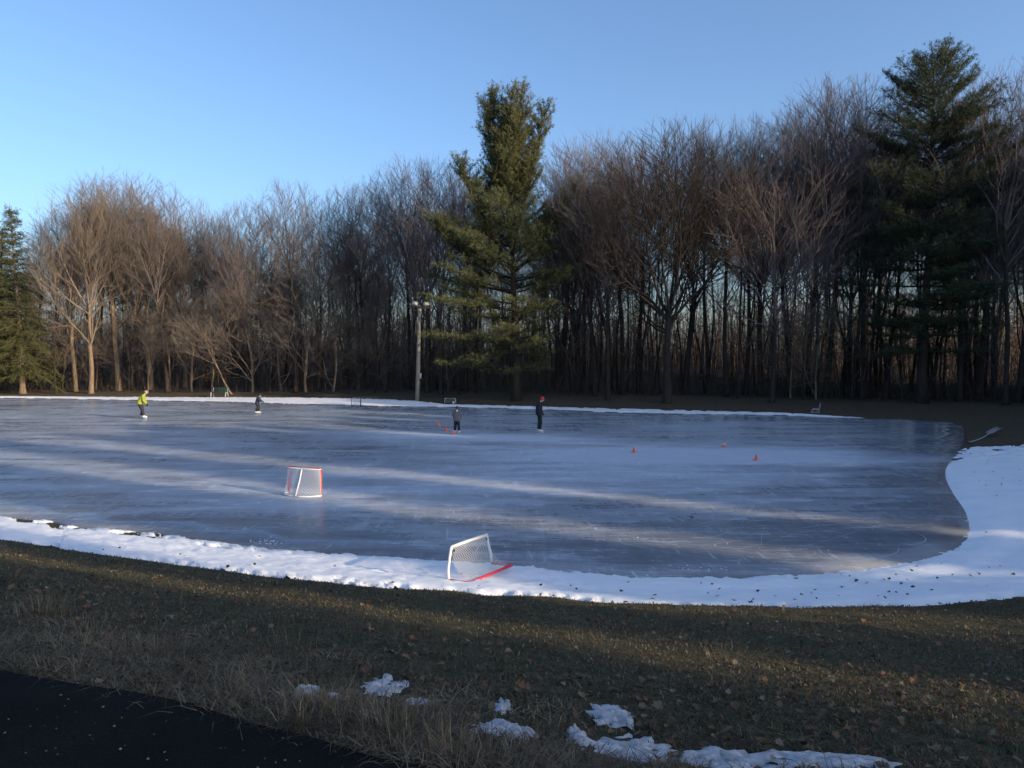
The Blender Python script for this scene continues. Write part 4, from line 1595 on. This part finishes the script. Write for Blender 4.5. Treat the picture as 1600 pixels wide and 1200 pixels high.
def far_goals():
    # small white rimmed rebound goal on the bank
    L, R_ = hit(695, 631), hit(712, 631)
    yaw = math.atan2(R_[1] - L[1], R_[0] - L[0])
    root = empty('practice_goal', (L + R_) / 2 + [0, 0, .02], yaw)
    tag(root, 'small white rimmed practice goal with grey net on the bank near the floodlight pole', 'goal')
    w = np.linalg.norm(R_ - L) / 2
    h = .40
    MB().tube([[-w, 0, 0], [-w, 0, h - .05], [-w + .05, 0, h], [w - .05, 0, h], [w, 0, h - .05], [w, 0, 0]], .022, 8).build('frame', M['white_metal'], root, True)
    MB().tube([[w, 0, 0], [w, .35, 0.03], [-w, .35, 0.03], [-w, 0, 0], [-w - .12, -.12, -.01]], .022, 8).build('base_bar', M['black'], root, True)
    n = MB()
    net_between(n, [[[x, .35 * v, h * (1 - v) + .02] for v in (0, .5, 1)] for x in np.linspace(-w, w, 7)], .05, .006)
    n.build('net', M['grey_metal'], root)
    c = (L + R_) / 2
    d = unit(R_ - L)
    bl = MB().ball((0, 0, 0), .10, 14, 10).build('ball', M['white_plastic'], None, True, loc=c + d * (w - .16) + np.array([0, -.10, .10]))
    tag(bl, 'white and black ball resting against the small practice goal', 'ball')
    for k in range(5):
        a = k * 1.256
        p = np.array([math.cos(a) * .085, -.03 + .04 * math.sin(2 * a), math.sin(a) * .085])
        p = unit(p)
        MB().ball(p * .075, .032, 8, 6).build('patch', M['black'], bl, True)
    # thin dark goal frame at the edge of the snow
    L, R_ = P(549, 633.5), P(563.5, 634)
    yaw = math.atan2(R_[1] - L[1], R_[0] - L[0])
    root = empty('hockey_goal', (L + R_) / 2, yaw)
    tag(root, 'thin dark goal frame at the edge of the snow rim between bench and pole', 'goal')
    w = np.linalg.norm(R_ - L) / 2
    h = .60
    for s_, r in ((-1, .02), (1, .034)):
        MB().tube([[s_ * w, 0, 0], [s_ * w, 0, h]], r, 8).build('post', M['dark_metal'], root, True)
    MB().tube([[-w, 0, h], [w, 0, h]], .026, 8).build('crossbar', M['grey_fabric'], root, True)
    MB().tube([[-w, 0, .02], [-w * .9, .4, .02], [w * .9, .4, .02], [w, 0, .02]], .022, 8).build('base_bar', M['dark_metal'], root, True)
    n = MB()
    net_between(n, [[[x, .4 * v, h * (1 - v) + .02] for v in (0, .5, 1)] for x in np.linspace(-w, w, 7)], .09, .003)
    n.build('net', M['grey_metal'], root)


far_goals()


# ------------------------------------------------------------------ floodlight pole
def floodlight_pole():
    b = base_at(652, 61.0)
    b[2] = tz(b[0], b[1]) - .05
    root = empty('floodlight_pole', b)
    root.rotation_euler = (0, math.radians(1.7), 0)
    tag(root, 'leaning wooden floodlight pole with crossarm and two lamps at the edge of the rink', 'light pole')
    H = at_y(656, 476, 61.0)[2] - b[2]
    MB().tube([[0, 0, -.3], [0, 0, H * .5], [0, 0, H]], [.165, .14, .115], 14).build('pole', M['pole_wood'], root, True)
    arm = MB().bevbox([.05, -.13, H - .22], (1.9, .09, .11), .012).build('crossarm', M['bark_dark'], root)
    MB().tube([[.02, -.16, H - .22], [.02, -.09, H - .22]], .02, 8).build('bolt', M['dark_metal'], arm)
    for sx, tw in ((-.34, -.5), (.52, .55)):
        lamp = MB()
        c = np.array([sx, -.2, H + .05])
        rot = Matrix.Rotation(tw, 3, 'Z') @ Matrix.Rotation(math.radians(-35), 3, 'X')
        R = np.array(rot)
        lamp.bevbox(c, (.42, .26, .30), .05, R)
        lo = lamp.build('lamp_head', M['grey_metal'], root)
        MB().bevbox(c + R @ np.array([0, -.135, 0]), (.36, .03, .25), .01, R).build('lens', M['lamp_glass'], lo)
        MB().tube([[sx, -.13, H - .18], [sx, -.16, H - .10], c + [0, .05, -.08]], .02, 8).build('bracket', M['dark_metal'], lo, True)
    bx = MB().bevbox([.20, -.08, 2.05], (.16, .14, .42), .015).build('switch_box', M['grey_metal'], root)
    MB().bevbox([.20, -.155, 2.05], (.12, .012, .36), .004).build('door', M['grey_metal'], bx)
    MB().tube([[.17, -.06, 0], [.17, -.06, 1.85]], .03, 8).build('conduit', M['dark_metal'], root, True)


floodlight_pole()


# ------------------------------------------------------------------ bench
def bench():
    L, R_ = hit(327.5, 620.5), hit(355.5, 620.5)
    c = (L + R_) / 2
    w = np.linalg.norm(R_ - L)
    root = empty('park_bench', (c[0], c[1] + .25, tz(c[0], c[1] + .25) + .06), math.radians(-8))
    root.scale = (1, 1, 0.8)
    tag(root, 'green slatted bench with pale end frames facing the rink from the snow rim', 'bench')
    for s_ in (-1, 1):
        x = s_ * (w / 2 - .12)
        e = MB()
        e.tube([[x, -.30, -.12], [x, -.24, .20], [x, -.20, .40]], .045, 8)
        e.tube([[x, .22, -.12], [x, .12, .38], [x, .24, .86]], .045, 8)
        e.tube([[x, -.22, .38], [x, .14, .36]], .04, 8)
        e.build('end_frame', M['concrete'], root, True)
    for k in range(4):
        MB().bevbox([0, -.20 + k * .105, .44], (w, .085, .035), .008).build('seat_slat', M['green_paint'], root)
    R = np.array(Matrix.Rotation(math.radians(-14), 3, 'X'))
    for k in range(4):
        MB().bevbox([0, .135 + k * .028, .53 + k * .105], (w, .032, .088), .008, R).build('back_slat', M['green_paint'], root)


bench()


# ------------------------------------------------------------------ low white chair by the ice
M['weathered_white'] = simple('weathered_white', (0.42, 0.40, 0.39), 0.6, 0.15, 9)


def low_chair():
    p = hit(1274, 645)
    root = empty('low_chair', (p[0], p[1], p[2] + .0), math.radians(-14))
    tag(root, 'low white plastic chair with tall narrow back on the grassy bank', 'chair')
    W = M['weathered_white']
    for s_ in (-1, 1):
        y = s_ * .24
        fr = MB()
        fr.tube([[.0, y, .02], [.0, y, .02]] + [[0, y, .02]], .001, 4) if False else None
        fr.tube([[-.28, y, .02], [.26, y, .02]], .018, 8)
        fr.tube([[-.28, y, .02], [-.12, y, .27]], .018, 8)
        fr.tube([[-.14, y, .26], [.18, y, .24]], .02, 8)
        fr.tube([[.24, y, .02], [.17, y, .30]], .018, 8)
        fr.build('side_frame', W, root, True)
    for k in range(5):
        MB().bevbox([-.12 + k * .07, 0, .21 - k * .012], (.055, .46, .016), .004).build('seat_slat', W, root)
    R = np.array(Matrix.Rotation(math.radians(14), 3, 'Y'))
    for k in range(5):
        MB().bevbox([.24, -.18 + k * .09, .36 + (0.0, .03, .045, .03, 0)[k]], (.018, .078, .44 + (0, .06, .09, .06, 0)[k]), .005, R).build('back_slat', W, root)


low_chair()


# ------------------------------------------------------------------ snow shovel on the grass
def shovel():
    a = hit(1513, 693)
    b_ = hit(1562, 679)
    root = empty('snow_shovel', a)
    tag(root, 'white snow shovel with bent shaft and black grip lying on the dark grass', 'shovel')
    d = b_ - a
    L = np.linalg.norm(d[:2])
    e = unit(np.array([d[0], d[1], 0]))
    sd = np.array([-e[1], e[0], 0])
    zz = lambda f: tz(*(a + e * L * f)[:2]) - a[2]
    pts = [e * L * f + np.array([0, 0, zz(f) + h]) for f, h in ((0, .05), (.25, .06), (.5, .12), (.68, .24))]
    MB().tube(pts, .024, 8).build('shaft', M['weathered_white'], root, True)
    g = pts[0]
    MB().tube([g - sd * .09, g - sd * .09 - e * .09, g + sd * .09 - e * .09, g + sd * .09, g - sd * .09], .02, 6).build('grip', M['black'], root, True)
    bl = MB()
    rows = []
    for f, h in ((.66, .20), (.78, .26), (.90, .30), (1.02, .32)):
        c = e * L * f + np.array([0, 0, zz(f) + h])
        rows.append([c + sd * .17 * u + np.array([0, 0, .06 * u * u]) for u in (-1, -.5, 0, .5, 1)])
    v = np.array(rows).reshape(-1, 3)
    v2 = v - [0, 0, .02]
    q = [[i * 5 + j, i * 5 + j + 1, i * 5 + j + 6, i * 5 + j + 5] for i in range(3) for j in range(4)]
    q2 = [[20 + x for x in f[::-1]] for f in q]
    rim = [0, 1, 2, 3, 4, 9, 14, 19, 18, 17, 16, 15, 10, 5]
    q3 = [[rim[i], 20 + rim[i], 20 + rim[(i + 1) % 14], rim[(i + 1) % 14]] for i in range(14)]
    bl.add(np.concatenate([v, v2]), q + q2 + q3)
    bl.build('scoop', M['shovel_grey'], root)


shovel()


# ------------------------------------------------------------------ cones, puck, bits of ice
def cones():
    b = MB()
    a = np.arange(16) * 2 * math.pi / 16
    pr = [(.095, .0), (.095, .012), (.068, .016), (.052, .08), (.036, .16), (.024, .215), (.016, .225), (.012, .20)]
    v = np.concatenate([np.stack([np.cos(a) * r, np.sin(a) * r, np.full(16, z)], 1) for r, z in pr])
    q = [[k * 16 + i, k * 16 + (i + 1) % 16, (k + 1) * 16 + (i + 1) % 16, (k + 1) * 16 + i] for k in range(len(pr) - 1) for i in range(16)]
    b.add(v, q)
    body = b.mesh('cone_body', M['cone_orange'], True)
    base = MB().bevbox([0, 0, .007], (.22, .22, .014), .004).mesh('base', M['cone_orange'])
    band = MB()
    v = np.concatenate([np.stack([np.cos(a) * r, np.sin(a) * r, np.full(16, z)], 1) for r, z in ((.0485, .10), (.0395, .145))])
    band.add(v, [[i, (i + 1) % 16, 16 + (i + 1) % 16, 16 + i] for i in range(16)])
    bandm = band.mesh('band', M['white_plastic'], True)
    for px, py, lab, tip, bd in ((685, 664.5, 'small orange cone, farthest along the row behind the child in the grey jacket', 0, 0), (697, 672.5, 'small faded orange cone in the middle of the row by the child', 0, 0),
                                 (707.5, 678.5, 'small orange cone beside the skates of the child in the grey jacket', 0, 0), (990.5, 706.5, 'lone small orange cone on the frosted ice past the red hatted skater', 0, 0),
                                 (1131, 698, 'small orange cone with a white band on the frosted ice', 0, 1), (1181.5, 719, 'small dark orange cone at the end of the frosted patch of ice', 0, 0)):
        r = empty('sports_cone', P(px, py, 0.001), px * .37)
        tag(r, lab, 'cone', 'orange cones on the ice')
        link('cone_body', body, r)
        link('base', base, r)
        if bd:
            link('band', bandm, r)
    p = MB()
    a = np.arange(18) * 2 * math.pi / 18
    pr = [(.001, 0), (.036, 0), (.038, .003), (.038, .022), (.036, .0254), (.001, .0254)]
    v = np.concatenate([np.stack([np.cos(a) * r, np.sin(a) * r, np.full(18, z)], 1) for r, z in pr])
    p.add(v, [[k * 18 + i, k * 18 + (i + 1) % 18, (k + 1) * 18 + (i + 1) % 18, (k + 1) * 18 + i] for k in range(5) for i in range(18)])
    o = p.build('hockey_puck', M['black'], None, True, loc=P(1081, 808.5, 0.001))
    tag(o, 'black hockey puck lying alone on the sunlit streaks of ice', 'puck')
    rng = np.random.default_rng(3)
    ch = MB()
    spots = [(rng.normal(420, 14), rng.normal(847, 3)) for _ in range(34)] + [(rng.normal(1085, 30), rng.normal(889, 3)) for _ in range(26)] + [(1135, 886.5), (1117, 852), (1363, 827)] + \
        [(rng.uniform(100, 1450), rng.uniform(700, 860)) for _ in range(70)]
    for px, py in spots:
        c = P(px, py, .0)
        if ice_dist(c[None, :2])[0] > -.1:
            continue
        r = rng.uniform(.006, .018) * (1.6 if (px, py) in ((1135, 886.5),) else 1)
        R = np.array(Matrix.Rotation(rng.uniform(0, 3), 3, 'Z'))
        ch.bevbox(c + [0, 0, r * .35], (r * rng.uniform(1.4, 3), r * rng.uniform(1, 2), r * .9), r * .25, R)
    o = ch.build('ice_chips', M['snow'])
    tag(o, 'scattered crumbs of snow and ice on the rink', 'ice chips', kind='stuff')


cones()


def skate_marks():
    rng = np.random.default_rng(21)
    V, Q, n0 = [], [], 0
    for k in range(520):
        px, py = rng.uniform(30, 1440), 640 + 225 * rng.random() ** 0.75
        c = P(px, py, 0)[:2]
        if ice_dist(c[None])[0] > -1.0:
            continue
        L = rng.uniform(.5, 5.0)
        n = 14
        th = rng.normal(0.0, .55) if rng.random() < .7 else rng.uniform(0, 6.28)
        curv = rng.normal(0, .25) if rng.random() < .7 else rng.normal(0, 1.1)
        a = th + curv * np.linspace(-.5, .5, n) * L * .5
        st = L / n
        p = c + np.cumsum(np.stack([np.cos(a), np.sin(a)], 1) * st, 0)
        if ice_dist(p).max() > -.4:
            continue
        nn = np.stack([-np.sin(a), np.cos(a)], 1)
        w = rng.uniform(.003, .010) * np.sin(np.linspace(.1, math.pi - .1, n))[:, None]
        z = .0025 + .0000008 * k
        V.append(np.column_stack([np.concatenate([p - nn * w, p + nn * w]), np.full(2 * n, z)]))
        i = np.arange(n - 1)
        Q.append(np.stack([i, i + 1, n + i + 1, n + i], 1) + n0)
        n0 += 2 * n
    o = link('skate_marks', new_mesh('skate_marks', np.concatenate(V), np.concatenate(Q), [M['mark']]))
    tag(o, 'thin white curved skate scratches in the ice', 'skate marks', kind='stuff')


skate_marks()

# ------------------------------------------------------------------ foreground: snow patches, grass, leaves, pebbles
PATCHES = [(478, 1077, 19, 10, 'small bright snow patch near the path edge beside the tall dead grass'), (598, 1070, 34, 13, 'bright ragged snow patch among short dark grass'),
           (655, 1092, 21, 7, 'thin half melted snow patch beside the bright ragged one'), (572, 1113, 15, 6, 'sliver of snow behind a clump of dead grass'),
           (520, 1086, 11, 8, 'crumbly bit of snow between two brighter patches'), (792, 1139, 48, 16, 'smooth oval snow patch standing alone in the grass'),
           (785, 1100, 13, 8, 'small crumbs of snow above the smooth oval patch'), (955, 1113, 30, 15, 'wedge shaped patch of melting snow above the large icy one'),
           (985, 1161, 72, 22, 'large grey icy snow patch pocked with grass'), (1130, 1184, 66, 24, 'broad grey slush patch with a hole of grass in it'),
           (1290, 1194, 92, 16, 'long low strip of old snow along the slope'), (903, 1140, 15, 12, 'little snow lump between oval and icy patches')]
PATCH_W = []


def snow_patches():
    for k, (px, py, rx, ry, lab) in enumerate(PATCHES):
        c = hit(px, py)
        ex = hit(px + rx, py)
        ey0, ey1 = hit(px, py - ry), hit(px, min(py + ry, 1230))
        wx = np.linalg.norm(ex - c)
        wy = abs(ey0[1] - ey1[1]) / 2
        PATCH_W.append((c[0], c[1], wx, wy))
        nu, nv = 56, 12
        V = []
        for j in range(nv):
            f = j / (nv - 1)
            for i in range(nu):
                a = 2 * math.pi * i / nu
                rr = f * (1.05 + .40 * vnoise(math.cos(a) * 1.5 + k * 9, math.sin(a) * 1.5, k, 1.5, 6))
                x, y = c[0] + math.cos(a) * wx * rr, c[1] + math.sin(a) * wy * rr
                h = .009 * (1 - f ** 4) - .014 * f ** 3 + .030 * vnoise(x, y, k, 11.0, 4)
                V.append([x, y, h])
        V = np.array(V)
        V[:, 2] += terrain(V[:, :2]) + .05 * vnoise_arr(V[:, :2], .9, 3.0) + .010
        q = [[j * nu + i, j * nu + (i + 1) % nu, (j + 1) * nu + (i + 1) % nu, (j + 1) * nu + i] for j in range(nv - 1) for i in range(nu)]
        o = link('snow_patch', new_mesh('snow_patch', V, np.array(q), [M['old_snow']], True))
        tag(o, lab, 'snow patch', 'patches of old snow in the grass')


snow_patches()


class Lookup:
    """bilinear table of the near bank for the many blades and leaves"""

    def __init__(self):
        self.x0, self.y0, self.h = -16.0, 1.5, 0.16
        self.nx, self.ny = 201, 112
        X, Y = np.meshgrid(self.x0 + np.arange(self.nx) * self.h, self.y0 + np.arange(self.ny) * self.h)
        p = np.stack([X.ravel(), Y.ravel()], 1)
        self.z = terrain(p).reshape(X.shape)
        e = seg_dist(p, EDGE, False)
        self.e = np.where(inside(p, NEAR), e, -e).reshape(X.shape)

    def get(self, t, p):
        x = np.clip((p[:, 0] - self.x0) / self.h, 0, self.nx - 1.001)
        y = np.clip((p[:, 1] - self.y0) / self.h, 0, self.ny - 1.001)
        i, j = x.astype(int), y.astype(int)
        a, b = x - i, y - j
        return t[j, i] * (1 - a) * (1 - b) + t[j, i + 1] * a * (1 - b) + t[j + 1, i] * (1 - a) * b + t[j + 1, i + 1] * a * b


LK = Lookup()


def in_patch(p, grow_=0.9):
    m = np.zeros(len(p), bool)
    for cx, cy, wx, wy in PATCH_W:
        m |= ((p[:, 0] - cx) / (wx * grow_)) ** 2 + ((p[:, 1] - cy) / (wy * grow_)) ** 2 < 1
    return m


def ground_z(p):
    z = LK.get(LK.z, p)
    return z + .05 * np.clip(ss(0.2, .5, path_dist(p)), 0, 1) * vnoise_arr(p, .9, 3.0)


def blades(p, L, W, lie, az, col, rng, seg=True):
    """bent blades: p (n,3), L length, W width, lie 0 upright .. 1 flat"""
    n = len(p)
    d = np.stack([np.cos(az), np.sin(az)], 1)
    up0 = np.sqrt(np.clip(1 - lie ** 2, .02, 1))
    mid = p + np.column_stack([d * (L * .5 * lie * .7)[:, None], L * .5 * np.clip(up0 * 1.1, 0, 1)])
    tip = mid + np.column_stack([d * (L * .5 * np.clip(lie * 1.35, 0, 1))[:, None], L * .5 * (up0 - .35 * lie)])
    s = np.column_stack([-d[:, 1], d[:, 0], np.zeros(n)]) * (W * .5)[:, None]
    rt = rng.uniform(-.8, .8, n)[:, None]
    s = s + np.column_stack([d, np.zeros(n)]) * (W * .5)[:, None] * rt
    v = np.stack([p - s, p + s, mid - s * .75, mid + s * .75, tip], 1).reshape(-1, 3)
    b = np.arange(n)[:, None] * 5
    return v, b + np.array([[0, 1, 3, 2]]), b + np.array([[2, 3, 4]]), np.repeat(col, 5, 0)


def sample_ground(n, rng, ymin=2.4, ymax=17.5, power=1.0, edge=.0):
    """points on the visible near bank, denser close to the camera"""
    out = []
    tot = 0
    while tot < n:
        u = rng.random(n)
        y = ymin * (ymax / ymin) ** u if power == 1.0 else (ymin ** (1 - power) + u * (ymax ** (1 - power) - ymin ** (1 - power))) ** (1 / (1 - power))
        x = rng.uniform(-.70, .70, n) * y
        p = np.stack([x, y], 1)
        e = LK.get(LK.e, p)
        k = e > -(edge * rng.random(n) ** 2)
        k &= path_dist(p) > .06 + .10 * rng.normal(0, .5, n)
        p = p[k]
        out.append(p)
        tot += len(p)
    return np.concatenate(out)[:n]


def grass():
    rng = np.random.default_rng(31)
    V, Q, T, C, n0 = [], [], [], [], 0

    def put(v, q, t, c):
        nonlocal n0
        V.append(v), Q.append(q + n0), T.append(t + n0), C.append(c)
        n0 += len(v)
    green = np.array([[.080, .078, .046], [.100, .092, .052], [.066, .067, .042]])
    tan = np.array([[.24, .18, .11], [.30, .235, .15], [.17, .125, .078], [.34, .275, .19]])
    # short turf
    p = sample_ground(122000, rng, power=1.25, edge=.35)
    p = p[~(in_patch(p, 1.0) & (rng.random(len(p)) > .08))]
    n = len(p)
    pd = path_dist(p)
    patchy = vnoise_arr(p, .55, 12.0, 2)
    brown = np.clip(.34 + .45 * ss(2.2, .3, pd) * ss(1.5, -1.5, p[:, 0]) + .45 * patchy, .05, .97)
    isb = rng.random(n) < brown
    col = np.where(isb[:, None], tan[rng.integers(0, 4, n)] * .62, green[rng.integers(0, 3, n)]) * rng.uniform(.6, 1.3, (n, 1))
    dist = np.linalg.norm(p, axis=1)
    L = rng.uniform(.014, .040, n) * (1 + .15 * dist / 6)
    W = rng.uniform(.003, .0055, n) * (1 + dist / 7)
    put(*blades(np.column_stack([p, ground_z(p) - .004]), L, W, rng.uniform(.5, .995, n), rng.uniform(0, 6.28, n), col, rng))
    # long matted dead grass along the path
    m = 26000
    p = sample_ground(m * 4, rng, 2.4, 9, 1.2)
    w = ss(1.9, .15, path_dist(p)) * (0.35 + .9 * np.clip(vnoise_arr(p, .8, 5.0, 2) + .35, 0, 1)) * np.interp(p[:, 0], [-4, -.5, .6, 3], [1, .9, .55, .10])
    p = p[(rng.random(len(p)) < w) & ~in_patch(p, 1.45)][:m]
    n = len(p)
    flow = 2.2 + 1.6 * vnoise_arr(p, .7, 8.0, 2)
    put(*blades(np.column_stack([p, ground_z(p) + rng.uniform(0, .035, n)]), rng.uniform(.07, .22, n), rng.uniform(.0025, .0045, n), rng.uniform(.93, .999, n), flow + rng.normal(0, 1.5, n),
               tan[rng.integers(0, 4, n)] * (rng.uniform(.45, 1.1, (n, 1)) * (.75 + .6 * vnoise_arr(p, 1.6, 2.0, 2))[:, None]), rng))
    # upright tufts
    tufts = [(500, 1115, .20, 150), (530, 1122, .20, 120), (610, 1140, .22, 140), (632, 1158, .2, 120), (655, 1120, .16, 60), (470, 1135, .16, 80), (75, 958, .24, 120), (60, 962, .2, 70), (456, 1010, .22, 26), (700, 1185, .18, 130),
             (735, 1195, .16, 90), (150, 1000, .2, 90), (170, 1015, .2, 80), (240, 1030, .2, 60), (820, 1190, .14, 60), (360, 1080, .16, 50), (1120, 1030, .1, 30), (930, 1000, .1, 30), (1300, 985, .1, 40)]
    for px, py, Lm, k in tufts:
        c = hit(px, py)
        r = np.abs(rng.normal(0, .09, k))
        a = rng.uniform(0, 6.28, k)
        q = c[:2] + np.stack([np.cos(a) * r * 1.6, np.sin(a) * r], 1)
        put(*blades(np.column_stack([q, ground_z(q)]), Lm * rng.uniform(.4, 1.2, k), np.full(k, .0036), rng.uniform(.2, .92, k), a + rng.normal(0, .6, k), tan[rng.integers(0, 4, k)] * rng.uniform(.5, 1.0, (k, 1)), rng))
    o = link('grass', new_mesh('grass', np.concatenate(V), [np.concatenate(Q), np.concatenate(T)], [M['tint']], False, np.concatenate(C)))
    tag(o, 'short dark winter grass and matted tan dead grass on the bank', 'grass', kind='stuff')


grass()


def leaves():
    rng = np.random.default_rng(41)
    # the large single leaves
    variants = []
    for k in range(8):
        v, t = leaf_arrays(np.zeros((1, 3)), .058, rng, .8)
        variants.append(new_mesh('fallen_leaf', v, t, [M['tint']], False, leaf_cols(1, rng)))
    p = sample_ground(260, rng, 3.2, 12.5, .8)
    keep = (~in_patch(p, .8)) & (path_dist(p) > .25)
    p = p[keep][:150]
    z = ground_z(p)
    for k, (q, zz) in enumerate(zip(p, z)):
        o = link('fallen_leaf', variants[k % 8], None, (q[0], q[1], zz + .035), rng.uniform(0, 6.28))
        s_ = rng.uniform(.7, 1.25)
        o.scale = (s_, s_, s_)
        tag(o, 'curled brown dead leaf lying loose on the short grass of the bank', 'leaf', 'dead leaves on the grass bank')
    # leaf litter
    p = sample_ground(4200, rng, 2.6, 15, 1.1)
    d = .4 + .8 * vnoise_arr(p, .5, 3.0, 2) + .15 * p[:, 0] / 4
    p = p[(rng.random(len(p)) < d) & ~in_patch(p, .9)]
    v, t = leaf_arrays(np.column_stack([p, ground_z(p) + .022]), .05, rng, 1.1)
    c = leaf_cols(len(p), rng) * .8
    # leaves blown onto the snow
    q = np.concatenate([np.column_stack([rng.uniform(8, 26, 150), rng.uniform(12.5, 33, 150)]), np.column_stack([rng.uniform(1, 12, 90), rng.uniform(12.2, 15.5, 90)]), np.column_stack([rng.uniform(-9, 1, 24), rng.uniform(13, 18, 24)])])
    q = q[(ice_dist(q) > .3) & ~inside(q, NEAR)]
    v2, t2 = leaf_arrays(np.column_stack([q, np.maximum(terrain(q), 0) + .125]), .075, rng, .7)
    c2 = leaf_cols(len(q), rng) * .35
    o = link('leaf_litter', new_mesh('leaf_litter', np.concatenate([v, v2]), np.concatenate([t, t2 + len(v)]), [M['tint']], False, np.concatenate([c, c2])))
    tag(o, 'small brown leaf litter scattered over grass and snow', 'leaf litter', kind='stuff')


leaves()


def pebbles():
    rng = np.random.default_rng(51)
    b = MB()
    for k in range(520):
        x, d = rng.uniform(-3.6, 1.2), rng.uniform(.02, 2.0)
        q = PA + PDIR * ((np.array([x, 0]) - PA) @ PDIR) - PNOR * d
        if q[1] < 1.2:
            continue
        r = rng.uniform(.002, .005) if k % 11 else rng.uniform(.005, .009)
        R = np.array(Matrix.Rotation(rng.uniform(0, 3), 3, 'Z') @ Matrix.Rotation(rng.uniform(-.4, .4), 3, 'X'))
        b.bevbox([q[0], q[1], PATH_Z + .022 + r * .3], (r * rng.uniform(1.2, 2.4), r * rng.uniform(1, 1.6), r), r * .3, R)
    o = b.build('gravel', M['grit'])
    tag(o, 'loose pale grit scattered over the black path', 'grit', kind='stuff')


pebbles()
print('all', time.time() - _t0)
